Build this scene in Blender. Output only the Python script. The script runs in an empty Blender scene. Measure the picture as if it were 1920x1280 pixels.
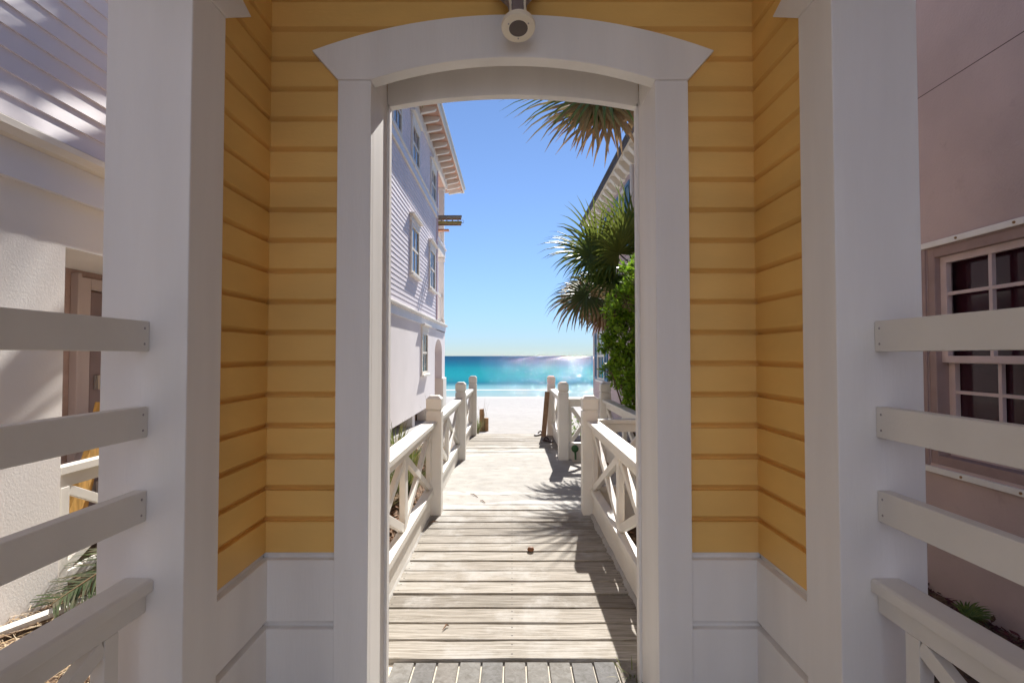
import bpy, bmesh, math, random
from mathutils import Vector, Matrix
R=math.radians; PI=math.pi
random.seed(7)
sc=bpy.context.scene; COL=sc.collection
EYE=1.45; F=1000.0; PITCH=R(1.547)
def at(px,py,Y):
    """real-world point seen at a pixel of the 1920x1280 photo, at distance Y (used to take measurements)"""
    u=px-960; v=640-py; c,s=math.cos(PITCH),math.sin(PITCH)
    dy=F*c-v*s; dz=v*c+F*s
    return Vector((u/dy*Y,Y,EYE+dz/dy*Y))
# ---------------------------------------------------------------- materials
MATS={}
def nt(m): return m.node_tree.nodes,m.node_tree.links
def mat(name,col,rough=.55,bump=None,var=.06,vscale=3,spec=.35,stretch=(1,1,1),dirt=None,metal=0,trans=0,sub=None):
    """painted / plastered / plain surface: base colour with low-frequency variation, optional dirt specks, bump (scale,strength,dist)"""
    if name in MATS: return MATS[name]
    m=bpy.data.materials.new(name); m.use_nodes=True; n,l=nt(m); b=n['Principled BSDF']
    tc=n.new('ShaderNodeTexCoord'); mp=n.new('ShaderNodeMapping'); mp.inputs['Scale'].default_value=stretch
    l.new(tc.outputs['Object'],mp.inputs['Vector'])
    nz=n.new('ShaderNodeTexNoise'); nz.inputs['Scale'].default_value=vscale; nz.inputs['Detail'].default_value=8
    l.new(mp.outputs['Vector'],nz.inputs['Vector'])
    rp=n.new('ShaderNodeValToRGB'); e=rp.color_ramp.elements
    e[0].position=.3; e[1].position=.7
    e[0].color=tuple(max(0,c*(1-var)) for c in col)+(1,); e[1].color=tuple(min(1,c*(1+var)) for c in col)+(1,)
    l.new(nz.outputs['Fac'],rp.inputs['Fac']); out=rp.outputs['Color']
    if dirt:   # (colour, scale, threshold, amount)
        dc,ds,th,am=dirt
        n2=n.new('ShaderNodeTexNoise'); n2.inputs['Scale'].default_value=ds; n2.inputs['Detail'].default_value=6; n2.inputs['Roughness'].default_value=.65
        l.new(tc.outputs['Object'],n2.inputs['Vector'])
        r2=n.new('ShaderNodeValToRGB'); r2.color_ramp.elements[0].position=th; r2.color_ramp.elements[1].position=min(1,th+.1)
        r2.color_ramp.elements[0].color=(0,0,0,1); r2.color_ramp.elements[1].color=(am,am,am,1)
        l.new(n2.outputs['Fac'],r2.inputs['Fac'])
        mx=n.new('ShaderNodeMix'); mx.data_type='RGBA'; l.new(r2.outputs['Color'],mx.inputs['Factor'])
        l.new(out,mx.inputs[6]); mx.inputs[7].default_value=(*dc,1); out=mx.outputs[2]
    l.new(out,b.inputs['Base Color']); b.inputs['Roughness'].default_value=rough
    b.inputs['Specular IOR Level'].default_value=spec; b.inputs['Metallic'].default_value=metal
    if bump:
        bs,bst,bd=bump
        n3=n.new('ShaderNodeTexNoise'); n3.inputs['Scale'].default_value=bs; n3.inputs['Detail'].default_value=5; n3.inputs['Roughness'].default_value=.6
        l.new(mp.outputs['Vector'],n3.inputs['Vector'])
        bp=n.new('ShaderNodeBump'); bp.inputs['Strength'].default_value=bst; bp.inputs['Distance'].default_value=bd
        l.new(n3.outputs['Fac'],bp.inputs['Height']); l.new(bp.outputs['Normal'],b.inputs['Normal'])
    if trans:
        tr=n.new('ShaderNodeBsdfTranslucent'); l.new(out,tr.inputs['Color']); ms=n.new('ShaderNodeMixShader'); ms.inputs[0].default_value=trans
        l.new(b.outputs[0],ms.inputs[1]); l.new(tr.outputs[0],ms.inputs[2]); l.new(ms.outputs[0],n['Material Output'].inputs['Surface'])
    MATS[name]=m; return m
def island_mat(name,cols,rough=.6,grain=None,bump=None,trans=0,spec=.3,sand=None):
    """every loose piece (leaf, plank, brick) takes its own shade from the ramp cols; grain=(stretch,scale,amount)"""
    if name in MATS: return MATS[name]
    m=bpy.data.materials.new(name); m.use_nodes=True; n,l=nt(m); b=n['Principled BSDF']
    g=n.new('ShaderNodeNewGeometry'); rp=n.new('ShaderNodeValToRGB'); cr=rp.color_ramp
    while len(cr.elements)<len(cols): cr.elements.new(.5)
    for i,c in enumerate(cols): cr.elements[i].position=i/(len(cols)-1); cr.elements[i].color=(*c,1)
    l.new(g.outputs['Random Per Island'],rp.inputs['Fac']); out=rp.outputs['Color']
    tc=n.new('ShaderNodeTexCoord')
    if grain:
        st,gs,am=grain
        mp=n.new('ShaderNodeMapping'); mp.inputs['Scale'].default_value=st; l.new(tc.outputs['Object'],mp.inputs['Vector'])
        # shift the grain per plank
        mul=n.new('ShaderNodeMath'); mul.operation='MULTIPLY'; mul.inputs[1].default_value=37
        l.new(g.outputs['Random Per Island'],mul.inputs[0]); cb=n.new('ShaderNodeCombineXYZ'); l.new(mul.outputs[0],cb.inputs[0]); l.new(mul.outputs[0],cb.inputs[2])
        l.new(cb.outputs[0],mp.inputs['Location'])
        nz=n.new('ShaderNodeTexNoise'); nz.inputs['Scale'].default_value=gs; nz.inputs['Detail'].default_value=8; nz.inputs['Roughness'].default_value=.65; nz.inputs['Distortion'].default_value=.6
        l.new(mp.outputs['Vector'],nz.inputs['Vector'])
        r2=n.new('ShaderNodeValToRGB'); r2.color_ramp.elements[0].position=.32; r2.color_ramp.elements[1].position=.62
        r2.color_ramp.elements[0].color=(1-am,1-am*1.05,1-am*1.15,1); r2.color_ramp.elements[1].color=(1,1,1,1); l.new(nz.outputs['Fac'],r2.inputs['Fac'])
        mx=n.new('ShaderNodeMix'); mx.data_type='RGBA'; mx.blend_type='MULTIPLY'; mx.inputs['Factor'].default_value=1
        l.new(out,mx.inputs[6]); l.new(r2.outputs['Color'],mx.inputs[7]); out=mx.outputs[2]
        bp=n.new('ShaderNodeBump'); bp.inputs['Strength'].default_value=.5; bp.inputs['Distance'].default_value=.004
        l.new(nz.outputs['Fac'],bp.inputs['Height']); l.new(bp.outputs['Normal'],b.inputs['Normal'])
    if sand:   # blown sand lying on the surface: patches everywhere, a thick cover between Y0..Y1
        sc_,Y0,Y1,scol=sand
        sx=n.new('ShaderNodeSeparateXYZ'); l.new(tc.outputs['Object'],sx.inputs[0])
        n5=n.new('ShaderNodeTexNoise'); n5.inputs['Scale'].default_value=sc_; n5.inputs['Detail'].default_value=9; n5.inputs['Roughness'].default_value=.7
        l.new(tc.outputs['Object'],n5.inputs['Vector'])
        n6=n.new('ShaderNodeTexNoise'); n6.inputs['Scale'].default_value=1.1; n6.inputs['Detail'].default_value=4; l.new(tc.outputs['Object'],n6.inputs['Vector'])
        a=n.new('ShaderNodeMapRange'); a.interpolation_type='SMOOTHSTEP'; a.inputs['From Min'].default_value=Y0-.7; a.inputs['From Max'].default_value=Y0+.35; l.new(sx.outputs['Y'],a.inputs['Value'])
        c=n.new('ShaderNodeMapRange'); c.interpolation_type='SMOOTHSTEP'; c.inputs['From Min'].default_value=Y1+.5; c.inputs['From Max'].default_value=Y1-.5; l.new(sx.outputs['Y'],c.inputs['Value'])
        ac=n.new('ShaderNodeMath'); ac.operation='MULTIPLY'; l.new(a.outputs[0],ac.inputs[0]); l.new(c.outputs[0],ac.inputs[1])
        m2=n.new('ShaderNodeMath'); m2.operation='MULTIPLY_ADD'; m2.inputs[1].default_value=.32; l.new(ac.outputs[0],m2.inputs[0])
        ad=n.new('ShaderNodeMath'); ad.operation='MULTIPLY_ADD'; ad.inputs[1].default_value=.5; l.new(n6.outputs['Fac'],ad.inputs[0]); l.new(n5.outputs['Fac'],ad.inputs[2])
        l.new(ad.outputs[0],m2.inputs[2])
        th=n.new('ShaderNodeMapRange'); th.inputs['From Min'].default_value=.75; th.inputs['From Max'].default_value=1.0; l.new(m2.outputs[0],th.inputs['Value'])
        mx=n.new('ShaderNodeMix'); mx.data_type='RGBA'; l.new(th.outputs[0],mx.inputs['Factor']); l.new(out,mx.inputs[6]); mx.inputs[7].default_value=(*scol,1); out=mx.outputs[2]
    if name=='weathered_deck_planks':   # screw heads, two per plank over each joist
        def mth(op,a,b_=None):
            q=n.new('ShaderNodeMath'); q.operation=op
            for i_,v_ in enumerate((a,b_)):
                if v_ is None: continue
                if isinstance(v_,(int,float)): q.inputs[i_].default_value=v_
                else: l.new(v_,q.inputs[i_])
            return q.outputs[0]
        u=mth('ABSOLUTE',mth('SUBTRACT',mth('ABSOLUTE',mth('SUBTRACT',mth('ABSOLUTE',sx.outputs['X']),.35)),.35))
        v=mth('SUBTRACT',mth('MULTIPLY',mth('FRACT',mth('DIVIDE',mth('SUBTRACT',sx.outputs['Y'],2.573),.176)),.176),.088)
        v=mth('SUBTRACT',mth('ABSOLUTE',v),.042)
        d=mth('SQRT',mth('ADD',mth('MULTIPLY',u,u),mth('MULTIPLY',v,v))); k_=mth('LESS_THAN',d,.0055)
        mx=n.new('ShaderNodeMix'); mx.data_type='RGBA'; l.new(k_,mx.inputs['Factor']); l.new(out,mx.inputs[6]); mx.inputs[7].default_value=(.10,.085,.075,1); out=mx.outputs[2]
    if bump:
        bs,bst,bd=bump; n3=n.new('ShaderNodeTexNoise'); n3.inputs['Scale'].default_value=bs; n3.inputs['Detail'].default_value=6
        l.new(tc.outputs['Object'],n3.inputs['Vector']); bp=n.new('ShaderNodeBump'); bp.inputs['Strength'].default_value=bst; bp.inputs['Distance'].default_value=bd
        l.new(n3.outputs['Fac'],bp.inputs['Height']); l.new(bp.outputs['Normal'],b.inputs['Normal'])
    l.new(out,b.inputs['Base Color']); b.inputs['Roughness'].default_value=rough; b.inputs['Specular IOR Level'].default_value=spec
    if trans:
        tr=n.new('ShaderNodeBsdfTranslucent'); l.new(out,tr.inputs['Color']); ms=n.new('ShaderNodeMixShader'); ms.inputs[0].default_value=trans
        l.new(b.outputs[0],ms.inputs[1]); l.new(tr.outputs[0],ms.inputs[2]); l.new(ms.outputs[0],n['Material Output'].inputs['Surface'])
    MATS[name]=m; return m
M=dict(
 trim=mat('cream_trim_paint',(.82,.79,.76),.5,(60,.35,.002),.06,3,stretch=(2,2,.22),dirt=((.48,.42,.37),42,.71,.5)),
 trimx=mat('cream_rail_paint',(.755,.725,.675),.5,(70,.3,.002),.05,4,dirt=((.38,.33,.28),16,.68,.6)),
 yellow=mat('yellow_siding_paint',(.80,.495,.15),.5,(60,.35,.002),.09,3,stretch=(.5,.5,1.5),dirt=((.52,.33,.15),34,.69,.45)),
 ceil=mat('porch_ceiling_paint',(.82,.78,.70),.6),
 lav=mat('lavender_siding_paint',(.72,.665,.71),.55,(50,.1,.003),.04,1.5),
 stucco=mat('rough_stucco',(.80,.765,.74),.85,(95,.28,.004),.05,1.2),
 stucfar=mat('smooth_stucco',(.80,.76,.77),.85,(40,.3,.006),.05,.9),
 htrim=mat('house_trim_paint',(.80,.74,.66),.5,None,.04,2),
 hbelt=mat('pale_belt_paint',(.74,.74,.80),.5,None,.04,2),
 soffit=mat('peach_soffit_boards',(.58,.34,.24),.6,None,.15,6),
 rwall=mat('pink_beige_wall',(.52,.405,.39),.8,(60,.6,.005),.10,2.0,dirt=((.36,.27,.25),5,.6,.35)),
 rtrim=mat('right_house_trim',(.80,.74,.64),.6,None,.05,3),
 casing=mat('dusty_window_casing',(.31,.22,.21),.6,None,.12,7),
 track=mat('white_shutter_track',(.78,.76,.74),.45,None,.05,9,dirt=((.3,.22,.15),20,.7,.7)),
 blue=mat('blue_shutter_paint',(.05,.16,.30),.45,None,.12,4),
 glass=mat('dark_window_glass',(.035,.010,.018),.10,None,.1,2,spec=.35),
 glassp=mat('sky_window_glass',(.05,.055,.06),.12,None,.1,2,spec=.35),
 mauve=mat('mauve_stucco',(.42,.31,.29),.85,(45,.8,.01),.08,2),
 doorm=mat('grey_door_paint',(.24,.18,.19),.5,None,.08,3),
 dark=mat('dark_gap',(.09,.065,.06),.8),
 steel=mat('dull_steel',(.36,.33,.33),.4,metal=.7),
 slate=mat('slate_roof',(.10,.10,.12),.7,(14,.5,.02),.2,3),
 metalroof=mat('pale_metal_roof',(.55,.56,.58),.4,None,.06,2,metal=.3),
 lumber=mat('yellow_lumber',(.58,.34,.10),.6,(30,.4,.004),.3,6,stretch=(6,6,1)),
 brownbd=mat('weathered_brown_board',(.26,.155,.09),.7,(30,.4,.004),.25,8),
 stump=mat('stump_wood',(.34,.20,.10),.8,(40,.6,.01),.3,9),
 lampbody=mat('mauve_lamp_body',(.20,.165,.175),.45,None,.06,9),
 lampring=mat('cream_lamp_ring',(.80,.72,.58),.4,None,.04,9,dirt=((.3,.24,.18),60,.7,.6)),
 lens=mat('dark_lamp_lens',(.10,.075,.07),.25,None,.1,9),
 trunk=mat('palm_trunk_bark',(.20,.145,.10),.9,(22,1,.04),.35,9),
 twig=mat('shrub_twig',(.12,.085,.055),.9),
 bluep=mat('blue_plastic',(.02,.16,.62),.4),
 green=mat('green_plastic',(.03,.10,.035),.4),
 shoe=mat('dark_sandal_rubber',(.06,.035,.035),.6),
 cone=mat('brown_nut_husk',(.20,.085,.04),.6,(60,.6,.004),.3,20),
 alum=mat('ladder_aluminium',(.28,.24,.19),.4,metal=.6),
 yel=mat('ladder_yellow_rail',(.34,.26,.07),.5),
)
M['deck']=island_mat('weathered_deck_planks',[(.285,.252,.215),(.345,.312,.272),(.23,.203,.172),(.38,.348,.308),(.31,.275,.235)],.8,grain=((.8,17,3),5,.62),sand=(2.6,5.2,8.1,(.40,.385,.365)))
M['brick']=island_mat('grey_pavers',[(.19,.18,.17),(.225,.215,.20),(.15,.148,.15),(.28,.25,.215)],.85,grain=((1,1,1),30,.4))
M['palm']=island_mat('palm_leaf_green',[(.05,.10,.018),(.10,.16,.025),(.07,.125,.022),(.17,.21,.04),(.08,.11,.04)],.45,trans=.3,spec=.35)
M['palmd']=island_mat('palm_leaf_dead',[(.26,.145,.07),(.36,.225,.12),(.19,.10,.05),(.42,.30,.18),(.14,.15,.05)],.7,trans=.2)
M['leaf']=island_mat('shrub_leaf_green',[(.08,.17,.015),(.18,.32,.02),(.28,.44,.035),(.12,.22,.02)],.4,trans=.5,spec=.4)
M['blade']=island_mat('grass_blade_green',[(.06,.10,.02),(.12,.17,.035),(.22,.24,.07),(.30,.24,.11)],.5,trans=.3)
M['straw']=island_mat('dry_straw',[(.42,.29,.15),(.55,.42,.26),(.30,.19,.10),(.62,.52,.38)],.8)
M['litter']=island_mat('dry_leaf_litter',[(.25,.12,.06),(.36,.20,.11),(.18,.10,.06),(.42,.30,.18)],.8)
M['frond']=island_mat('cut_frond_leaf',[(.05,.085,.04),(.09,.13,.05),(.13,.15,.09),(.20,.17,.11)],.5,trans=.15)
M['oat']=island_mat('sea_oat_stalk',[(.36,.27,.15),(.22,.2,.09),(.3,.22,.14)],.8)
# ---------------------------------------------------------------- mesh builder
class MB:
    def __init__(s): s.v=[]; s.f=[]
    def face(s,pts):
        i=len(s.v); s.v+= [tuple(p) for p in pts]; s.f.append(tuple(range(i,i+len(pts))))
    def box(s,a,b):
        x0,y0,z0=[min(p,q) for p,q in zip(a,b)]; x1,y1,z1=[max(p,q) for p,q in zip(a,b)]
        i=len(s.v); s.v+=[(x0,y0,z0),(x1,y0,z0),(x1,y1,z0),(x0,y1,z0),(x0,y0,z1),(x1,y0,z1),(x1,y1,z1),(x0,y1,z1)]
        s.f+=[tuple(i+k for k in q) for q in ((0,3,2,1),(4,5,6,7),(0,1,5,4),(1,2,6,5),(2,3,7,6),(3,0,4,7))]
        return s
    def bar(s,p,q,w,h,side=None):
        """rectangular bar p->q; w along 'side' (default horizontal), h across"""
        p,q=Vector(p),Vector(q); d=(q-p).normalized()
        sd=Vector(side) if side else (d.cross(Vector((0,0,1))) if abs(d.z)<.99 else Vector((1,0,0)))
        sd=(sd-d*sd.dot(d)).normalized(); up=sd.cross(d)
        i=len(s.v)
        for e in (p,q):
            for a,b in ((-1,-1),(1,-1),(1,1),(-1,1)): s.v.append(tuple(e+sd*(a*w/2)+up*(b*h/2)))
        s.f+=[tuple(i+k for k in t) for t in ((3,2,1,0),(4,5,6,7),(0,1,5,4),(1,2,6,5),(2,3,7,6),(3,0,4,7))]
        return s
    def prism(s,poly,ax,a,b):
        """poly of 2D points extruded along axis ax ('x': (y,z) ; 'y': (x,z) ; 'z': (x,y))"""
        def P(u,v,t): return {'x':(t,u,v),'y':(u,t,v),'z':(u,v,t)}[ax]
        n=len(poly); i=len(s.v); s.v+=[P(u,v,a) for u,v in poly]+[P(u,v,b) for u,v in poly]
        s.f.append(tuple(i+k for k in range(n))); s.f.append(tuple(i+n+k for k in reversed(range(n))))
        for k in range(n): s.f.append((i+k,i+(k+1)%n,i+n+(k+1)%n,i+n+k))
        return s
    def strip(s,A,B,nrm,prof):
        """open profile [(out,z)...] swept from A to B (x,y), out = along nrm"""
        for (o0,z0),(o1,z1) in zip(prof,prof[1:]):
            s.face([(A[0]+nrm[0]*o0,A[1]+nrm[1]*o0,z0),(B[0]+nrm[0]*o0,B[1]+nrm[1]*o0,z0),(B[0]+nrm[0]*o1,B[1]+nrm[1]*o1,z1),(A[0]+nrm[0]*o1,A[1]+nrm[1]*o1,z1)])
        return s
    def tube(s,pts,rad,n=8,cap=True):
        pts=[Vector(p) for p in pts]; rings=[]
        if not hasattr(rad,'__len__'): rad=[rad]*len(pts)
        for k,p in enumerate(pts):
            d=(pts[min(k+1,len(pts)-1)]-pts[max(k-1,0)]).normalized()
            a=d.cross(Vector((.13,.31,.94))).normalized(); b=d.cross(a)
            i=len(s.v); s.v+=[tuple(p+(a*math.cos(t)+b*math.sin(t))*rad[k]) for t in [2*PI*j/n for j in range(n)]]; rings.append(i)
        for r0,r1 in zip(rings,rings[1:]):
            for j in range(n): s.f.append((r0+j,r0+(j+1)%n,r1+(j+1)%n,r1+j))
        if cap: s.f.append(tuple(rings[0]+j for j in reversed(range(n)))); s.f.append(tuple(rings[-1]+j for j in range(n)))
        return s
    def lathe(s,c,axis,prof,n=32):
        """prof [(r,h)] around axis from c"""
        c,d=Vector(c),Vector(axis).normalized(); a=d.cross(Vector((1,0,.01))).normalized(); b=d.cross(a); rings=[]
        for r,h in prof:
            i=len(s.v); s.v+=[tuple(c+d*h+(a*math.cos(t)+b*math.sin(t))*r) for t in [2*PI*j/n for j in range(n)]]; rings.append(i)
        for r0,r1 in zip(rings,rings[1:]):
            for j in range(n): s.f.append((r0+j,r0+(j+1)%n,r1+(j+1)%n,r1+j))
        s.f.append(tuple(rings[0]+j for j in reversed(range(n)))); s.f.append(tuple(rings[-1]+j for j in range(n)))
        return s
    def build(s,name,m,parent=None,bevel=0,smooth=False,recalc=True,origin=None):
        me=bpy.data.meshes.new(name)
        o0=Vector(origin) if origin else Vector((0,0,0))
        me.from_pydata([tuple(Vector(v)-o0) for v in s.v] if origin else s.v,[],s.f)
        if recalc:
            bm=bmesh.new(); bm.from_mesh(me); bmesh.ops.recalc_face_normals(bm,faces=bm.faces); bm.to_mesh(me); bm.free()
        me.materials.append(m)
        if smooth: me.polygons.foreach_set('use_smooth',[True]*len(me.polygons))
        o=bpy.data.objects.new(name,me); COL.objects.link(o)
        if origin: o.location=o0
        if parent:
            o.parent=parent
            pw=wloc(parent); o.location=Vector(o.location)-pw
        if bevel:
            b=o.modifiers.new('Bevel','BEVEL'); b.width=bevel; b.segments=2; b.limit_method='ANGLE'; b.angle_limit=R(40)
        return o
def wloc(o):
    p=Vector(o.location)
    while o.parent: o=o.parent; p+=Vector(o.location)
    return p
def tag(o,label=None,cat=None,group=None,kind=None):
    if label: o['label']=label
    if cat: o['category']=cat
    if group: o['group']=group
    if kind: o['kind']=kind
    return o
def thing(name,loc,label,cat,group=None):
    o=bpy.data.objects.new(name,None); COL.objects.link(o); o.location=loc; o.empty_display_size=.1
    return tag(o,label,cat,group)
rnd=random.Random(11)
# ---------------------------------------------------------------- PORTAL BREEZEWAY
HW=.566; CO=.699            # half opening, casing outer
SP=2.549; AP=2.639          # arch springing and crown of front arch
WX=.97; CX=.95; OX=1.203    # siding face, casing face, outer face of the side walls
PY=1.56; CY=1.742           # jamb face of the side openings, far edge of their casing
BY=2.42; WB=-.98            # outer face of front wall, back end of the breezeway
XC=.004
port=thing('breezeway',(0,2.1,0),'yellow sided breezeway with cream trim and an arched doorway framing the boardwalk','breezeway')
def arc(x0,z0,zc,n=24,x1=None):
    """points from -x0 to x0 on a shallow circular arc (z0 at the ends, zc at the centre)"""
    h=zc-z0; r=(x0*x0+h*h)/(2*h); a=math.asin(x0/r)
    return [(r*math.sin(-a+2*a*i/n), zc-r+r*math.cos(-a+2*a*i/n)) for i in range(n+1)]
def lap(z0,z1,pitch,first=None,cove=.024,dep=.019):
    z=z0; P=[(0,z)]; k=0
    while z<z1:
        p=first if (k==0 and first) else pitch
        fl=p-cove
        P+= [(0,z+fl),(-.002,z+fl+.0015)]+[(-dep*math.cos(t*PI/2)**.8,z+fl+.002+(cove-.004)*t) for t in (0,.15,.35,.6,.85)]+[(-.0025,z+p-.002)]
        z+=p; P.append((0,z)); k+=1
    return P
prof=lap(.678,3.05,.1225,first=.142)
# siding, front wall left / right of the door up to the crown, then full width above
cut=[p for p in prof if p[1]<2.66]; up=[p for p in prof if p[1]>=cut[-1][1]-1e-6]
m=MB()
for s in (-1,1):
    m.strip((s*.60,2.12),(s*(WX+.021),2.12),(0,-1),cut+[(0,2.66)])
m.strip((-WX-.021,2.12),(WX+.021,2.12),(0,-1),[(0,2.66)]+[p for p in up if p[1]>2.66])
m.build('siding',M['yellow'],port,recalc=False)
for s in (-1,1):
    m=MB(); m.strip((s*WX,CY-.02),(s*WX,2.12+.021),(-s,0),prof); m.build('siding',M['yellow'],port,recalc=False)
# solid wall behind the siding with the arched opening
def wall_poly(s):
    return
m=MB()
for s in (-1,1):
    m.box((s*(HW+.012),2.143,0),(s*OX,BY-.02,3.05))
m.build('wall_core',M['ceil'],port)
a2=arc(HW+.012,SP+.004,AP+.004)
m=MB(); m.prism([(x,z) for x,z in a2]+[(HW+.012,3.05),(-HW-.012,3.05)],'y',2.1445,2.158)
m.build('wall_core',M['ceil'],port)
m=MB(); m.box((-HW-.012,2.158,2.80),(HW+.012,2.37,3.04)); m.build('wall_core',M['trim'],port)
far=arc(HW,2.568,2.625)
m=MB(); m.prism([(x+XC,z) for x,z in far]+[(HW+XC,3.04),(-HW+XC,3.04)],'y',2.372,BY-.003); m.build('rear_arch_board',M['trim'],port,bevel=.003)
# outdoor cladding on the sea side
m=MB()
for s in (-1,1): m.strip((s*.68,BY-.02),(s*(OX+.02),BY-.02),(0,1),[(o+.019,z) for o,z in cut]+[(.013,2.66)])
m.strip((-OX-.02,BY-.02),(OX+.02,BY-.02),(0,1),[(.013,2.66)]+[(o+.013,z) for o,z in up if z>2.66])
m.build('outer_siding',M['yellow'],port,recalc=False)
# jambs of the door
for s in (-1,1):
    x=XC+s*HW
    m=MB(); m.box((x,2.134,0),(x+s*.0115,2.371,2.545)); m.box((x,2.163,2.5455),(x+s*.0115,2.371,2.80)); m.box((x,2.371,0),(x+s*.0115,BY+.01,2.60)); m.build('jamb',M['trim'],port,bevel=.002)
    m=MB(); m.box((x-s*.012,2.372,0),(x+s*.004,BY-.0035,2.585)); m.build('jamb_stop',M['trim'],port,bevel=.002)
    m=MB(); m.box((x,2.10,0),(XC+s*CO,2.135,SP-.0006)); m.build('door_casing',M['trim'],port,bevel=.003)
    m=MB(); m.box((x,BY-.005,0),(XC+s*CO,BY+.02,2.60)); m.build('outer_casing',M['trim'],port,bevel=.003)
# arched head with flared ears
bot=arc(HW,SP,AP); top=arc(.803,2.667,2.813)
poly=[(x+XC,z) for x,z in bot]+[(CO+XC,SP)]+[(x+XC,z) for x,z in reversed(top)]+[(-CO+XC,SP)]
m=MB(); m.prism(poly,'y',2.094,2.162); m.build('arched_head',M['trim'],port,bevel=.003)
m=MB(); m.prism([(x,z+.03) for x,z in far]+[(.8,2.70)]+[(x,z) for x,z in reversed(arc(.8,2.70,2.82))],'y',BY-.004,BY+.02); m.build('outer_arched_head',M['trim'],port)
# base boards below the siding, one groove between them
bp=[(.012,0),(.012,.386),(.010,.388),(-.014,.389),(-.013,.398),(-.008,.408),(.002,.416),(.012,.419),(.012,.652),(.010,.654),(-.014,.655),(-.012,.666),(-.004,.6775),(-.001,.6785)]
for s in (-1,1): m=MB(); m.strip((s*(CO-.004),2.118),(s*(WX+.01),2.118),(0,-1),bp); m.build('base_boards',M['trim'],port,recalc=False)
for s in (-1,1):
    m=MB(); m.strip((s*(WX-.002),CY-.02),(s*(WX-.002),2.125),(-s,0),bp); m.build('base_boards',M['trim'],port,recalc=False)
# side walls: pier, casing, header of each side opening
for s in (-1,1):
    m=MB(); m.box((s*(WX+.024),PY+.004,0),(s*(OX-.004),2.1425,3.045)); m.build('pier',M['trim'],port)
    m=MB(); m.box((s*(CX+.001),PY,0),(s*OX,PY+.02,2.9)); m.build('pier_face',M['trim'],port,bevel=.002)
    m=MB(); m.box((s*CX,PY+.0005,0),(s*(WX+.026),CY,2.5698)); m.build('side_casing',M['trim'],port,bevel=.003)
    m=MB(); m.box((s*(CX+.001),WB,0),(s*OX,-.72,3.045)); m.build('pier',M['trim'],port,bevel=.003)
    # header board with flared ear
    yc=.42; hb=arc(PY-yc,2.57,2.69); ht=arc(1.907-yc,2.68,2.93)
    pl=[(y+yc,z) for y,z in hb]+[(CY,2.57)]+[(y+yc,z) for y,z in reversed(ht)]+[(2*yc-CY,2.57)]
    m=MB(); m.prism(pl,'x',s*(CX-.004),s*(CX+.04)); m.build('side_arched_head',M['trim'],port,bevel=.003)
    m=MB(); m.prism([(y+yc,z+.02) for y,z in hb]+[(PY+.02,3.045),(2*yc-PY-.02,3.045)],'x',s*(CX+.0405),s*(OX-.005)); m.build('opening_lintel',M['trim'],port)
m=MB(); m.box((-WX-.02,WB,3.05),(WX+.02,2.36,3.08)); m.build('ceiling',M['ceil'],port)
m=MB(); m.prism([(-1.42,3.085),(1.42,3.085),(1.42,3.12),(0,3.75),(-1.42,3.12)],'y',WB-.2,BY+.14); m.build('roof',M['metalroof'],port)

# downlight above the arch
Lc=at(972,54,1.955)
lamp=thing('porch_downlight',Lc,'small round cream ringed downlight hanging above the crown of the arch','light fixture')
ax=Vector((-.03,.30,.93)).normalized()
m=MB(); m.lathe(Lc,ax,[(.048,0),(.062,.002),(.064,.012),(.058,.019),(.0605,.024),(.052,.034)],40); m.build('lamp_ring',M['lampring'],lamp,smooth=False)
m=MB(); m.lathe(Lc,ax,[(.033,-.0005),(.035,.0),(.035,.004)],32); m.build('lens',M['lens'],lamp)
m=MB(); m.lathe(Lc,ax,[(.047,.030),(.034,.06),(.034,.10),(.042,.14),(.075,.20),(.085,.22),(.085,.30)],32); m.build('lamp_body',M['lampbody'],lamp,smooth=True)
a_=ax.cross(Vector((1,0,0))).normalized(); sx_=a_.cross(ax).normalized()
for s in (-1,1):
    m=MB()
    pts=[(.044,.022),(.034,.06),(.034,.10),(.040,.14),(.052,.18)]
    m.tube([Lc+sx_*(s*r*.78)+a_*(r*.72)*(1 if a_.y<0 else -1)+ax*h for r,h in pts],.0055,8); m.build('bracket_arm',M['lampring'],lamp,smooth=True)
for k in range(3):
    m=MB(); t=R(90+120*k); p=Lc+sx_*(.042*math.cos(t))+a_*(.042*math.sin(t))
    m.lathe(p,ax,[(.003,-.002),(.003,.002)],10); m.build('screw',M['steel'],lamp)

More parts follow.
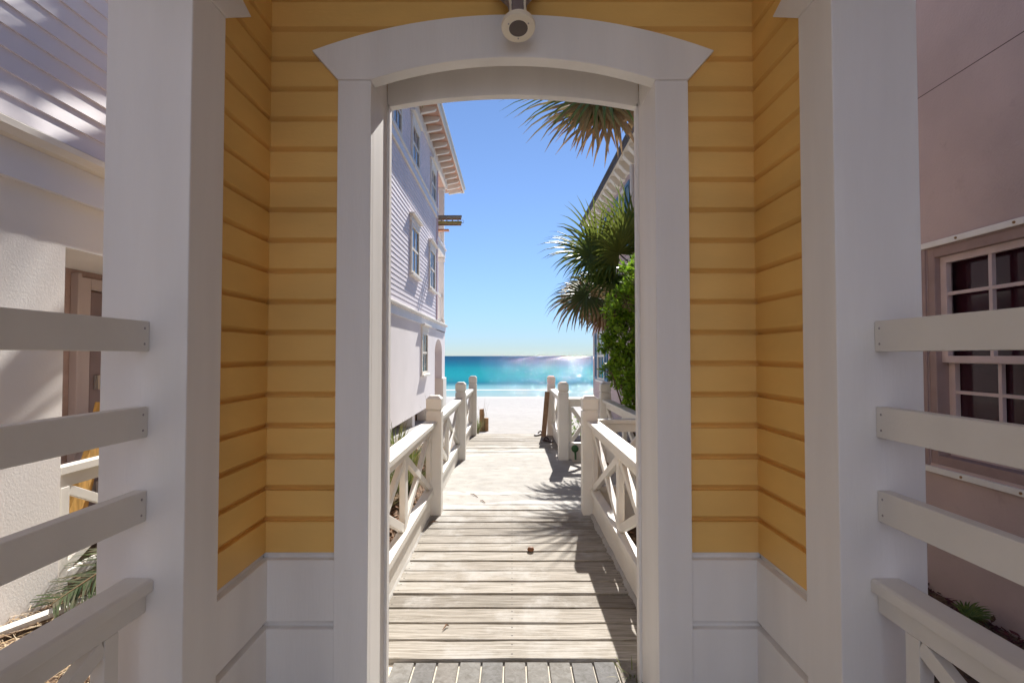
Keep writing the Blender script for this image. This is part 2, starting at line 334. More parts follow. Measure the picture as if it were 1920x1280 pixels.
# ---------------------------------------------------------------- side railings of the breezeway
for s,word in ((-1,'left'),(1,'right')):
    rl=thing('porch_railing',(s*1.08,.42,0),
       'cream slatted railing of the %s opening, %s'%(word,'beside the stucco wall' if s<0 else 'before the dark small paned window'),'railing')
    X0,X1=s*1.06,s*1.098; y0,y1=-.72,PY
    for zt in (1.5515,1.303,1.061):
        m=MB(); m.box((X0,y0,zt-.089),(X1,y1-.001,zt)); sl=m.build('slat_rail',M['trimx'],rl,bevel=.003)
        for dz in (.022,.067): MB().lathe((X0,y1-.022,zt-dz),(-s,0,0),[(.0035,-.001),(.0035,.0008),(.002,.0012)],10).build('screw',M['steel'],sl)
    m=MB(); m.prism([(s*1.036,.772),(s*1.036,.803),(s*1.042,.809),(s*1.118,.809),(s*1.124,.803),(s*1.124,.772)],'y',y0,y1-.001); m.build('cap_rail',M['trimx'],rl,bevel=.002)
    m=MB(); m.box((s*1.056,y0,.712),(s*1.104,y1-.001,.7715)); m.build('under_rail',M['trimx'],rl,bevel=.003)
    m=MB(); m.box((s*1.05,y0,.16),(s*1.11,y1-.001,.25)); m.build('bottom_rail',M['trimx'],rl,bevel=.003)
    for yy in (1.43,.42,-.60):
        m=MB(); m.box((s*1.057,yy-.025,.25),(s*1.095,yy+.025,.7115)); m.build('baluster',M['trimx'],rl,bevel=.002)
    for ya,yb in ((1.405,.445),(.395,-.575)):
        m=MB(); m.bar((s*1.0735,ya,.695),(s*1.0735,yb,.27),.03,.045,(1,0,0)); m.build('cross_brace',M['trimx'],rl,bevel=.002)
        m=MB(); m.bar((s*1.0765,ya,.27),(s*1.0765,yb,.695),.03,.045,(1,0,0)); m.build('cross_brace',M['trimx'],rl,bevel=.002)

# ---------------------------------------------------------------- GROUND, DECK, SEA
def clamp(t,a=0,b=1): return max(a,min(b,t))
def sm(t): t=clamp(t); return t*t*(3-2*t)
SEA=-2.15
def gz(x,y):
    beach=-.06-(y-10)*(2.30/41.) if y>10 else -.10
    z=beach
    if y<10:
        z=-.22 if abs(x)<1.0 else -.12
        left=.27*(1-sm((y-3.4)/2.0)) -.08*sm((y-3.4)/2.0)
        if x<-1.0: z=z+(left-z)*sm((-x-1.15)/.5)
        if x>1.0: z=z+(.0-z)*sm((x-1.0)/.4)
        if y>8.6: z=z+(-.06-z)*sm((y-8.6)/1.4)
    if 10<y<45:
        z+=.05*math.sin(x*1.3+y*.7)*math.sin(y*.9)*sm((y-10)/4)*.5
    if y<2.35 and abs(x)<1.25: z=-.06
    if y<-2: z=-.03
    return max(z,SEA-1.2)
xs=[-60,-40,-26,-16,-10,-7,-5,-4,-3.2,-2.7]+[-2.4+.1*i for i in range(49)]+[2.7,3.2,4,5,7,10,16,26,40,60]
ys=[-40,-25,-15,-9,-6,-4,-3]+[-2+.15*i for i in range(100)]+[13.2+.6*i for i in range(20)]+[26+1.5*i for i in range(30)]
bm=MB(); nx=len(xs)
for y in ys:
    for x in xs: bm.v.append((x,y,gz(x,y)))
for j in range(len(ys)-1):
    for i in range(nx-1): a=j*nx+i; bm.f.append((a,a+1,a+nx+1,a+nx))
# ground material: white sand on the beach, brown mulch soil between the houses, wet sand at the water
gm=bpy.data.materials.new('sand_and_soil'); gm.use_nodes=True; n,l=nt(gm); b=n['Principled BSDF']; b.inputs['Roughness'].default_value=.95; b.inputs['Specular IOR Level'].default_value=.15
tc=n.new('ShaderNodeTexCoord'); sx=n.new('ShaderNodeSeparateXYZ'); l.new(tc.outputs['Object'],sx.inputs[0])
n1=n.new('ShaderNodeTexNoise'); n1.inputs['Scale'].default_value=4; n1.inputs['Detail'].default_value=10; l.new(tc.outputs['Object'],n1.inputs['Vector'])
r1=n.new('ShaderNodeValToRGB'); r1.color_ramp.elements[0].position=.3; r1.color_ramp.elements[1].position=.7; r1.color_ramp.elements[0].color=(.31,.30,.297,1); r1.color_ramp.elements[1].color=(.365,.355,.352,1); l.new(n1.outputs['Fac'],r1.inputs['Fac'])
n2=n.new('ShaderNodeTexNoise'); n2.inputs['Scale'].default_value=14; n2.inputs['Detail'].default_value=10; n2.inputs['Roughness'].default_value=.7; l.new(tc.outputs['Object'],n2.inputs['Vector'])
r2=n.new('ShaderNodeValToRGB'); e=r2.color_ramp.elements; e[0].position=.3; e[1].position=.72; e[0].color=(.05,.03,.022,1); e[1].color=(.26,.17,.11,1); l.new(n2.outputs['Fac'],r2.inputs['Fac'])
ad=n.new('ShaderNodeMath'); ad.operation='MULTIPLY_ADD'; ad.inputs[1].default_value=1.6; l.new(n1.outputs['Fac'],ad.inputs[0]); l.new(sx.outputs['Y'],ad.inputs[2])
mr=n.new('ShaderNodeMapRange'); mr.inputs['From Min'].default_value=9.6; mr.inputs['From Max'].default_value=10.9; l.new(ad.outputs[0],mr.inputs['Value'])
mb_=n.new('ShaderNodeMapRange'); mb_.inputs['From Min'].default_value=-.9; mb_.inputs['From Max'].default_value=-1.6; l.new(sx.outputs['Y'],mb_.inputs['Value'])  # ground behind the camera made pale to bounce sun into the porch
mm_=n.new('ShaderNodeMath'); mm_.operation='MAXIMUM'; l.new(mr.outputs[0],mm_.inputs[0]); l.new(mb_.outputs[0],mm_.inputs[1])
mx=n.new('ShaderNodeMix'); mx.data_type='RGBA'; l.new(mm_.outputs[0],mx.inputs['Factor']); l.new(r2.outputs['Color'],mx.inputs[6]); l.new(r1.outputs['Color'],mx.inputs[7])
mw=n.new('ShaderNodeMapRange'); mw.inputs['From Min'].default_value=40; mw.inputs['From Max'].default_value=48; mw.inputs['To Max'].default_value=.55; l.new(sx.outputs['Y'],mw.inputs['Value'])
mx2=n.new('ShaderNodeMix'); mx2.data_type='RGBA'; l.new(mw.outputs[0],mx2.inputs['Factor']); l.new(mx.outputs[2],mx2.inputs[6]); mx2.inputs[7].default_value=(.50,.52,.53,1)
l.new(mx2.outputs[2],b.inputs['Base Color'])
n3=n.new('ShaderNodeTexNoise'); n3.inputs['Scale'].default_value=5; n3.inputs['Detail'].default_value=8; l.new(tc.outputs['Object'],n3.inputs['Vector'])
bp_=n.new('ShaderNodeBump'); bp_.inputs['Strength'].default_value=.55; bp_.inputs['Distance'].default_value=.06; l.new(n3.outputs['Fac'],bp_.inputs['Height']); l.new(bp_.outputs['Normal'],b.inputs['Normal'])
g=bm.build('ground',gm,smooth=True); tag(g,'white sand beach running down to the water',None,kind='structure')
# sea
wm=bpy.data.materials.new('sea_water'); wm.use_nodes=True; n,l=nt(wm); b=n['Principled BSDF']
tc=n.new('ShaderNodeTexCoord'); sx=n.new('ShaderNodeSeparateXYZ'); l.new(tc.outputs['Object'],sx.inputs[0])
nn=n.new('ShaderNodeTexNoise'); nn.inputs['Scale'].default_value=.035; nn.inputs['Detail'].default_value=5
mpp=n.new('ShaderNodeMapping'); mpp.inputs['Scale'].default_value=(.35,1,1); l.new(tc.outputs['Object'],mpp.inputs['Vector']); l.new(mpp.outputs[0],nn.inputs['Vector'])
lg=n.new('ShaderNodeMath'); lg.operation='LOGARITHM'; lg.inputs[1].default_value=10; l.new(sx.outputs['Y'],lg.inputs[0])
a1=n.new('ShaderNodeMath'); a1.operation='MULTIPLY_ADD'; a1.inputs[1].default_value=.10; l.new(nn.outputs['Fac'],a1.inputs[0]); l.new(lg.outputs[0],a1.inputs[2])
mr=n.new('ShaderNodeMapRange'); mr.inputs['From Min'].default_value=1.65; mr.inputs['From Max'].default_value=3.05; l.new(a1.outputs[0],mr.inputs['Value'])
rp=n.new('ShaderNodeValToRGB'); cr=rp.color_ramp; cr.interpolation='B_SPLINE'
stops=[(0,(.34,.38,.385)),(.05,(.26,.34,.36)),(.11,(.17,.32,.36)),(.15,(.10,.27,.32)),(.175,(.012,.09,.15)),(.20,(.015,.17,.22)),(.30,(.012,.20,.24)),(.44,(.006,.15,.20)),(.56,(.004,.09,.16)),(.8,(.004,.055,.115)),(1,(.004,.045,.10))]
while len(cr.elements)<len(stops): cr.elements.new(.5)
for e,(p,c) in zip(cr.elements,stops): e.position=p; e.color=(*c,1)
l.new(mr.outputs[0],rp.inputs['Fac'])
# thin foam lines near the shore
wv=n.new('ShaderNodeTexNoise'); wv.inputs['Scale'].default_value=.5; wv.inputs['Detail'].default_value=6; mp3=n.new('ShaderNodeMapping'); mp3.inputs['Scale'].default_value=(.06,1.0,1); l.new(tc.outputs['Object'],mp3.inputs['Vector']); l.new(mp3.outputs[0],wv.inputs['Vector'])
fr=n.new('ShaderNodeMapRange'); fr.inputs['From Min'].default_value=.56; fr.inputs['From Max'].default_value=.62; l.new(wv.outputs['Fac'],fr.inputs['Value'])
fy=n.new('ShaderNodeMapRange'); fy.inputs['From Min'].default_value=66; fy.inputs['From Max'].default_value=52; l.new(sx.outputs['Y'],fy.inputs['Value'])
fm=n.new('ShaderNodeMath'); fm.operation='MULTIPLY'; l.new(fr.outputs[0],fm.inputs[0]); l.new(fy.outputs[0],fm.inputs[1])
mx=n.new('ShaderNodeMix'); mx.data_type='RGBA'; l.new(fm.outputs[0],mx.inputs['Factor']); l.new(rp.outputs[0],mx.inputs[6]); mx.inputs[7].default_value=(.85,.87,.87,1)
l.new(mx.outputs[2],b.inputs['Base Color']); b.inputs['Roughness'].default_value=.6; b.inputs['Specular IOR Level'].default_value=0
gl=n.new('ShaderNodeBsdfGlossy'); gl.inputs['Roughness'].default_value=.04; gl.inputs['Color'].default_value=(1,1,1,1)
gy=n.new('ShaderNodeMapRange'); gy.inputs['From Min'].default_value=1.75; gy.inputs['From Max'].default_value=2.8; gy.inputs['To Min'].default_value=.012; gy.inputs['To Max'].default_value=.075; l.new(lg.outputs[0],gy.inputs['Value'])
ms=n.new('ShaderNodeMixShader'); l.new(gy.outputs[0],ms.inputs[0]); l.new(b.outputs[0],ms.inputs[1]); l.new(gl.outputs[0],ms.inputs[2]); l.new(ms.outputs[0],n['Material Output'].inputs['Surface'])
w1=n.new('ShaderNodeTexNoise'); w1.inputs['Scale'].default_value=1.6; w1.inputs['Detail'].default_value=3; l.new(tc.outputs['Object'],w1.inputs['Vector'])
v1=n.new('ShaderNodeVectorMath'); v1.operation='SUBTRACT'; v1.inputs[1].default_value=(.5,.5,.5); l.new(w1.outputs['Color'],v1.inputs[0])
v2=n.new('ShaderNodeVectorMath'); v2.operation='MULTIPLY'; v2.inputs[1].default_value=(.9,.9,0); l.new(v1.outputs[0],v2.inputs[0])
v3=n.new('ShaderNodeVectorMath'); v3.operation='ADD'; v3.inputs[1].default_value=(0,-.14,1); l.new(v2.outputs[0],v3.inputs[0])
w5=n.new('ShaderNodeTexNoise'); w5.inputs['Scale'].default_value=1; w5.inputs['Detail'].default_value=1; mp5=n.new('ShaderNodeMapping'); mp5.inputs['Scale'].default_value=(2.0,.33,1); l.new(tc.outputs['Object'],mp5.inputs['Vector']); l.new(mp5.outputs[0],w5.inputs['Vector'])
v5=n.new('ShaderNodeVectorMath'); v5.operation='SUBTRACT'; v5.inputs[1].default_value=(.5,.5,.5); l.new(w5.outputs['Color'],v5.inputs[0])
v6=n.new('ShaderNodeVectorMath'); v6.operation='MULTIPLY'; v6.inputs[1].default_value=(1.1,1.4,0); l.new(v5.outputs[0],v6.inputs[0])
v7=n.new('ShaderNodeVectorMath'); v7.operation='ADD'; l.new(v3.outputs[0],v7.inputs[0]); l.new(v6.outputs[0],v7.inputs[1]); v3=v7
v4=n.new('ShaderNodeVectorMath'); v4.operation='NORMALIZE'; l.new(v3.outputs[0],v4.inputs[0]); l.new(v4.outputs[0],gl.inputs['Normal'])
m=MB(); m.face([(-9000,44,SEA),(9000,44,SEA),(9000,20000,SEA),(-9000,20000,SEA)]); w=m.build('sea_water',wm,recalc=False); tag(w,'turquoise sea with sun glitter',kind='structure')

# paved breezeway floor: soldier course at the threshold, running bond inside
m=MB()
rr=random.Random(3); bw=.105
x=-.565
while x<.55:
    j=rr.uniform(-.002,.002); m.box((x+.006,2.37+j,-.05),(x+bw-.003,2.564+j+rr.uniform(-.004,.004),.002+rr.uniform(-.002,.002))); x+=bw
y=2.362; r=0
while y>WB:
    x=-.96-(bw if r%2 else 0)
    while x<.96:
        a,b_=max(x+.004,-.955),min(x+.2,.955)
        if b_-a>.02: m.box((a,y-.094,-.05),(b_,y,.001+rr.uniform(-.0015,.0015)))
        x+=.208
    y-=.104; r+=1
f=m.build('brick_paving',M['brick'],bevel=.003); tag(f,'grey brick paving with sandy joints',kind='structure')
m=MB(); m.box((-.99,WB-6,-.2),(.99,2.57,-.012)); f=m.build('joint_sand',mat('joint_sand',(.60,.54,.45),.95,(40,.5,.01),.12,12)); tag(f,'sandy joints under the paving',kind='structure')

# boardwalk deck: planks across, y = where the gaps fall
m=MB(); y=2.578; k=0
gap=.014; pw=.176
rr=random.Random(5)
def plank(x0,x1,ya,yb,z):
    # plank with a slightly uneven edge and cupped top
    n_=10; z1=[z+rr.uniform(-.0015,.0015) for _ in range(n_+1)]
    i=len(m.v)
    oa=[rr.uniform(-.0025,.0025) for _ in range(n_+1)]; ob=[rr.uniform(-.0025,.0025) for _ in range(n_+1)]
    for q in range(n_+1):
        xx=x0+(x1-x0)*q/n_
        m.v+= [(xx,ya+oa[q],z-.035),(xx,ya+oa[q],z1[q]-.004),(xx,ya+oa[q]+.005,z1[q]),(xx,yb+ob[q]-.005,z1[q]),(xx,yb+ob[q],z1[q]-.004),(xx,yb+ob[q],z-.035)]
    for q in range(n_):
        a=i+q*6; c=a+6
        for t in range(6): m.f.append((a+t,a+(t+1)%6,c+(t+1)%6,c+t))
    m.f.append(tuple(i+t for t in range(6))); m.f.append(tuple(i+n_*6+t for t in reversed(range(6))))
while y<9.95:
    ex=.83+rr.uniform(-.008,.008)
    right=1.3 if (4.93<y<7.2) else ex
    plank(-ex,right,y,y+pw-gap*rr.uniform(.7,1.2),.008+rr.uniform(-.003,.003)); y+=pw
d=m.build('boardwalk',M['deck']); tag(d,'weathered plank boardwalk leading to the beach',kind='structure')
from mathutils import noise as NZ
m=MB(); nxg,nyg=84,150; x0g,x1g,y0g,y1g=-.81,1.27,4.3,8.7
for j in range(nyg+1):
    for i in range(nxg+1):
        x=x0g+(x1g-x0g)*i/nxg; y=y0g+(y1g-y0g)*j/nyg
        k=sm((y-4.85)/.75)*sm((8.45-y)/.9)
        h=.011*NZ.noise((x*2.1,y*2.1,1.3))+.006*NZ.noise((x*7,y*9,4.1))+.0025*NZ.noise((x*25,y*25,2))
        m.v.append((x,y,.010+ -.016*(1-k)+.004*k+h*(.4+.5*k)))
for j in range(nyg):
    for i in range(nxg):
        yy=y0g+(y1g-y0g)*j/nyg; xx=x0g+(x1g-x0g)*i/nxg
        if xx>.80 and not 5.0<yy<7.2: continue
        a=j*(nxg+1)+i; m.f.append((a,a+1,a+nxg+2,a+nxg+1))
sdm=mat('drifted_sand',(.37,.355,.335),.95,(120,.6,.003),.10,5,dirt=((.30,.27,.235),9,.56,.6))
o=m.build('sand_drift',sdm,smooth=True,recalc=False); tag(o,'pale sand drifted over the middle of the boardwalk',kind='structure')
for sg,ya,yb in ((1,2.75,4.9),(-1,3.0,4.85)):
    m=MB(); N_=120
    for j in range(N_+1):
        y=ya+(yb-ya)*j/N_; wv_=.022+.028*max(0,NZ.noise((y*5,sg*3.,.2))+.45)+.010*NZ.noise((y*22,1,sg)); hh=.012+.012*max(0,NZ.noise((y*7,2.2,sg)))
        if sg<0: wv_*=.45
        X_=.737
        m.v+=[(sg*X_,y,.004+hh*1.4),(sg*(X_-wv_*.5),y,.006+hh),(sg*(X_-wv_),y,.002)]
    for j in range(N_):
        for t in (0,1): a=j*3+t; m.f.append((a,a+1,a+4,a+3))
    o=m.build('sand_ridge',sdm,smooth=True,recalc=False); tag(o,'thin line of sand against the skirt board of the boardwalk',kind='structure')
m=MB()
for x in (-.70,0,.70): m.box((x-.02,2.56,-.21),(x+.02,9.9,-.03))
m.box((-.83,9.93,-.2),(.83,9.965,-.002)); m.box((1.24,4.95,-.25),(1.28,7.3,-.03))
d=m.build('boardwalk_joists',M['brownbd']); tag(d,'joists under the boardwalk',kind='structure')

# ---------------------------------------------------------------- BOARDWALK RAILINGS
def post(parent,x,y,top=1.085,h0=-.25,w=.14,mtl='trimx'):
    m=MB(); a=w/2
    m.box((x-a,y-a,h0),(x+a,y+a,top-.142)); o=m.build('post',M[mtl],parent,bevel=.005)
    m=MB(); g=.012
    m.box((x-a+g,y-a+g,top-.143),(x+a-g,y+a-g,top-.128))
    c=.028
    i=len(m.v)
    for z,q in ((top-.127,a-.006),(top-.121,a),(top-c,a),(top,a-c)):
        m.v+=[(x-q,y-q,z),(x+q,y-q,z),(x+q,y+q,z),(x-q,y+q,z)]
    for k in range(3):
        for t in range(4): m.f.append((i+k*4+t,i+k*4+(t+1)%4,i+k*4+4+(t+1)%4,i+k*4+4+t))
    m.f.append((i+3,i+2,i+1,i)); m.f.append((i+12,i+13,i+14,i+15))
    m.build('post_cap',M[mtl],o,bevel=.003)
    return o
def panelrail(parent,A,B,inn,npan,top=.86,ends=(True,True),skirt=True):
    """railing run from A to B (x,y); inn = unit vector towards the walking side"""
    A=Vector((*A,0)); B=Vector((*B,0)); inn=Vector((*inn,0)); d=(B-A).normalized(); L=(B-A).length
    def bx(t0,t1,i0,i1,z0,z1):
        # box in (along, inward, z)
        mm=MB(); i=0
        for z in (z0,z1):
            for t,o in ((t0,i0),(t1,i0),(t1,i1),(t0,i1)):
                p=A+d*t+inn*o; mm.v.append((p.x,p.y,z))
        mm.f+=[(0,3,2,1),(4,5,6,7),(0,1,5,4),(1,2,6,5),(2,3,7,6),(3,0,4,7)]
        return mm
    bx(0,L,-.035,.075,top-.04,top).build('cap_rail',M['trimx'],parent,bevel=.005)
    bx(0,L,-.02,.03,top-.115,top-.0405).build('top_rail',M['trimx'],parent,bevel=.003)
    bx(0,L,-.03,.045,.195,.245).build('bottom_rail',M['trimx'],parent,bevel=.004)
    if skirt: bx(0,L,-.012,.022,-.1,.1945).build('skirt_board',M['trimx'],parent,bevel=.003)
    zt,zb=top-.115,.245; pl=L/npan
    for k in range(npan+1):
        if k in (0,npan): t=0 if k==0 else L
        else: t=k*pl
        w=.045
        t0,t1=(t,t+w) if k==0 else ((t-w,t) if k==npan else (t-w,t+w))
        bx(t0,t1,-.018,.024,zb+.0005,zt-.0005).build('stile',M['trimx'],parent,bevel=.003)
    for k in range(npan):
        t0=k*pl+w*.9; t1=(k+1)*pl-w*.9
        p0=A+d*t0; p1=A+d*t1
        for (za,zc,o) in ((zb+.02,zt-.02,.0025),(zt-.02,zb+.02,-.0015)):
            mm=MB(); mm.bar((p0.x+inn.x*o,p0.y+inn.y*o,za),(p1.x+inn.x*o,p1.y+inn.y*o,zc),.036,.055,tuple(inn)); mm.build('cross_brace',M['trimx'],parent,bevel=.003)
PX=.715; YS=(4.95,7.47,9.77)
for s in (-1,1):
    if s<0: r_=thing('boardwalk_railing',(-PX,6,0),'cream cross braced railing along the left edge of the boardwalk','railing')
    else:   r_=thing('boardwalk_railing',(PX,4,0),'cream cross braced railing right of the boardwalk, nearest the doorway','railing')
    yy=YS if s<0 else YS[:1]
    for y in yy: post(r_,s*PX,y)
    RX=s*.757
    panelrail(r_,(RX,YS[0]-.071),(RX,2.60),(-s,0),2)
    if s<0:
        panelrail(r_,(RX,YS[0]+.071),(RX,YS[1]-.071),(-s,0),2); panelrail(r_,(RX,YS[1]+.071),(RX,YS[2]-.071),(-s,0),2)
    else:
        panelrail(r_,(PX+.071,4.99),(1.25,4.99),(0,1),1)
        post(r_,1.30,4.99)
r2_=thing('boardwalk_railing',(PX,8.6,0),'short cream railing at the beach end, right side, a brown board leaning on it','railing')
post(r2_,PX,YS[1]); post(r2_,PX,YS[2]); panelrail(r2_,(.757,YS[1]+.071),(.757,YS[2]-.071),(-1,0),2)
panelrail(r2_,(PX+.071,YS[1]),(1.21,YS[1]),(0,-1),1)
post(r2_,1.28,YS[1]-.12)
r3_=thing('boardwalk_railing',(1.3,6.2,0),'cream railing of the side landing half hidden by the green shrub','railing')
panelrail(r3_,(1.30,5.07),(1.30,YS[1]-.20),(-1,0),2)

# ---------------------------------------------------------------- LEFT HOUSE
LX=-2.2
lh=thing('beach_house',(LX-2,8,0),'three storey lavender sided house with white stucco ground floor and seaside porch','house')
def hwindow(parent,X,s,y0,y1,z0,z1,trim,glass='glassp',head=True,cols=1,mid=True,sill=True):
    """sash window in a wall x=X facing s; parts frame > pane, sash bar"""
    fr=MB(); t=.09; o=.035
    for a,b in (((y0,z0),(y0+t,z1)),((y1-t,z0),(y1,z1)),((y0+t,z1-t),(y1-t,z1)),((y0+t,z0),(y1-t,z0+t*.7))):
        fr.box((X-s*.02,a[0],a[1]),(X+s*o,b[0],b[1]))
    f=fr.build('window',trim,parent,bevel=.004)
    pn=MB(); pn.box((X-s*.03,y0+t,z0+t*.7),(X+s*.006,y1-t,z1-t)); pn.build('pane',M[glass],f)
    sb=MB(); zm=(z0+z1)/2
    sb.box((X+s*.004,y0+t,zm-.025),(X+s*.022,y1-t,zm+.025))
    for k in range(1,cols+1):
        yy=y0+t+(y1-y0-2*t)*k/(cols+1); sb.box((X+s*.004,yy-.012,z0+t*.7),(X+s*.018,yy+.012,z1-t))
    sb.build('sash_bar',trim,f)
    if sill: MB().box((X-s*.02,y0-.06,z0-.055),(X+s*.085,y1+.06,z0-.001)).build('sill',M['htrim'],f,bevel=.006)
    if head:
        MB().box((X-s*.02,y0-.04,z1+.001),(X+s*.045,y1+.04,z1+.13)).box((X-s*.02,y0-.08,z1+.131),(X+s*.11,y1+.08,z1+.17)).build('head_casing',M['htrim'],f,bevel=.005)
    return f
# stucco ground floor with recessed doorway 2.62..4.5 and porch arch 15.2..16.9
def wbox(y0,y1,z0,z1,x0=LX,x1=LX-.5,mt='stucco',nm='stucco_wall'):
    MB().box((x0,y0,z0),(x1,y1,z1)).build(nm,M[mt],lh)
wbox(-7,2.615,-.2,2.3); wbox(2.615,4.5,1.985,2.3); wbox(4.5,15.2,.12,2.3,mt='stucfar')
MB().box((-2.71,2.3,-.2),(-2.75,4.8,2.3)).build('recess_wall',M['mauve'],lh)
MB().box((LX-.02,2.6155,1.9835),(-2.705,4.4995,1.9845)).build('recess_soffit',M['stucco'],lh)
MB().box((LX+.006,-7,2.285),(LX-.01,15.2,2.30)).build('stucco_band',M['stucfar'],lh)
dr=MB(); dr.box((-2.706,3.40,.2),(-2.69,4.4,1.86)); do=dr.build('door',M['doorm'],lh,bevel=.004)
MB().box((-2.708,3.27,.2),(-2.67,3.375,1.94)).box((-2.708,3.375,1.87),(-2.67,4.4,1.94)).box((-2.7085,3.262,.2),(-2.66,3.29,1.96)).build('door_frame',mat('pale_door_frame',(.50,.42,.42),.5,None,.05,3),do,bevel=.004)
MB().box((-2.7075,3.375,.2),(-2.698,3.40,1.87)).build('door_gap',M['dark'],do)
for z in (1.66,1.28,.6): MB().box((-2.688,3.43,z-.045),(-2.680,3.49,z+.045)).tube([(-2.676,3.46,z-.045),(-2.676,3.46,z+.045)],.010,8).build('hinge',M['steel'],do)
for y in (5.2,7.6,10,12.4,14.8): MB().box((LX-.08,y-.15,-.4),(LX-.4,y+.15,.13)).build('foundation_block',M['stucco'],lh)
MB().box((LX-.42,4.5,-.4),(LX-.44,15.2,.12)).build('crawl_screen',M['brownbd'],lh)
# arch and corner pier of the porch
def archwall(y0,y1,z0,zs,zt,ztop,X,th):
    n_=16; yc=(y0+y1)/2; h=(y1-y0)/2
    pts=[(yc-h*math.cos(PI*i/n_),zs+(zt-zs)*math.sin(PI*i/n_)) for i in range(n_+1)]
    m=MB(); m.prism([(y0,ztop)]+[(y,z) for y,z in pts]+[(y1,ztop)],'x',X,X-th); return m
archwall(15.2,16.75,.1,1.55,1.95,2.3,LX,.3).build('porch_arch',M['stucfar'],lh)
MB().box((LX,16.75,-.6),(LX-.3,17.45,2.3)).box((LX-.3,17.15,-.6),(LX-3,17.45,2.3)).build('porch_pier',M['stucfar'],lh)
MB().box((LX+.05,16.7,-.6),(LX-.3,17.5,.75)).build('pier_base',M['htrim'],lh,bevel=.01)
MB().box((LX-.05,15.19,-.2),(LX-6,15.21,2.3)).build('house_end_wall',M['soffit'],lh)
# belt course
MB().box((LX+.03,-7,2.225),(LX-.02,17.5,2.388)).build('belt_board',M['hbelt'],lh)
MB().prism([(LX-.02,2.389),(LX+.075,2.389),(LX+.09,2.42),(LX+.09,2.45),(LX+.01,2.49),(LX-.02,2.49)],'y',-7,17.52).build('belt_cap',M['htrim'],lh)
# lavender clapboard
def clap(z0,z1,p=.0975):
    P=[]; z=z0
    while z<z1-1e-4: P+=[(.013,z),(.003,min(z+p,z1))]; z+=p
    return P
m=MB(); m.strip((LX,-7),(LX,15.5),(1,0),clap(2.49,5.46)); m.build('clapboard',M['lav'],lh,recalc=False)
m=MB(); m.strip((LX,-7),(LX,15.5),(1,0),clap(5.70,7.0)); m.build('clapboard',M['lav'],lh,recalc=False)
MB().box((LX+.03,-7,5.46),(LX-.02,15.5,5.70)).build('upper_band',M['hbelt'],lh)
MB().box((LX+.06,-7,5.66),(LX-.02,15.5,5.705)).box((LX+.045,-7,5.455),(LX-.02,15.5,5.475)).build('band_moulding',M['htrim'],lh)
MB().box((LX-.001,-7,2.3),(LX-6,15.48,7.2)).build('house_core',M['lav'],lh)
MB().box((LX+.035,15.40,2.49),(LX-.08,15.53,7.0)).build('corner_board',mat('pink_corner_board',(.62,.44,.46),.5),lh)
for y0,y1,z0,z1 in ((11.4,12.4,3.24,4.36),(14.0,15.0,3.24,4.36)): hwindow(lh,LX+.012,1,y0,y1,z0,z1,M['htrim'])
for y0,y1 in ((9.55,10.4),(11.45,12.4),(14.2,15.08),(6.5,7.5)): hwindow(lh,LX+.012,1,y0,y1,5.715,6.62,M['htrim'],sill=False,cols=1)
hwindow(lh,LX,1,12.9,13.8,1.0,2.06,M['htrim'],head=True)
# eave, rafter tails
MB().box((LX+.05,-7,6.98),(LX-.02,17.6,7.22)).build('frieze_board',M['htrim'],lh)
MB().box((LX-5,-7.3,7.30),(LX+.47,18.85,7.33)).build('soffit',M['soffit'],lh)
y=-7
while y<18.8:
    MB().prism([(LX-.02,7.12),(LX+.38,7.20),(LX+.42,7.24),(LX+.42,7.298),(LX-.02,7.298)],'y',y,y+.09).build('rafter_tail',M['htrim'],lh); y+=.52 if y>8 else 1.9
MB().box((LX+.47,-7.3,7.24),(LX+.50,18.88,7.38)).box((LX-5,18.852,7.24),(LX+.47,18.88,7.38)).build('fascia',M['htrim'],lh)
MB().prism([(LX+.55,7.381),(LX+.55,7.41),(LX-3,9.2),(LX-6.5,7.41),(LX-6.5,7.381)],'y',-7.4,18.95).build('roof',M['metalroof'],lh)
# porch
for (z0,z1) in ((2.49,4.66),(4.95,6.98)):
    for y in (17.42,):
        MB().box((LX-.03,y-.09,z0),(LX-.21,y+.09,z1)).box((LX-.005,y-.115,z1-.12),(LX-.235,y+.115,z1-.04)).box((LX-.005,y-.115,z0+.02),(LX-.235,y+.115,z0+.14)).build('porch_column',M['htrim'],lh,bevel=.006)
        MB().box((LX-2.8,y-.09,z0),(LX-2.98,y+.09,z1)).build('porch_column',M['htrim'],lh)
MB().box((LX,15.53,4.66),(LX-5,17.56,4.93)).build('porch_beam',M['htrim'],lh)
MB().box((LX+.04,15.53,4.90),(LX-5,17.6,4.955)).build('porch_floor',M['hbelt'],lh)
MB().box((LX,15.53,2.2),(LX-5,17.5,2.3)).build('porch_floor',M['hbelt'],lh)
for z in (2.49,4.96):
    m=MB(); m.box((LX-.08,15.53,z+.86),(LX-.14,17.33,z+.93)).box((LX-.08,15.53,z+.08),(LX-.14,17.33,z+.13))
    y=15.62
    while y<17.3: m.box((LX-.10,y,z+.13),(LX-.12,y+.02,z+.86)); y+=.12
    m.build('porch_railing',M['htrim'],lh)
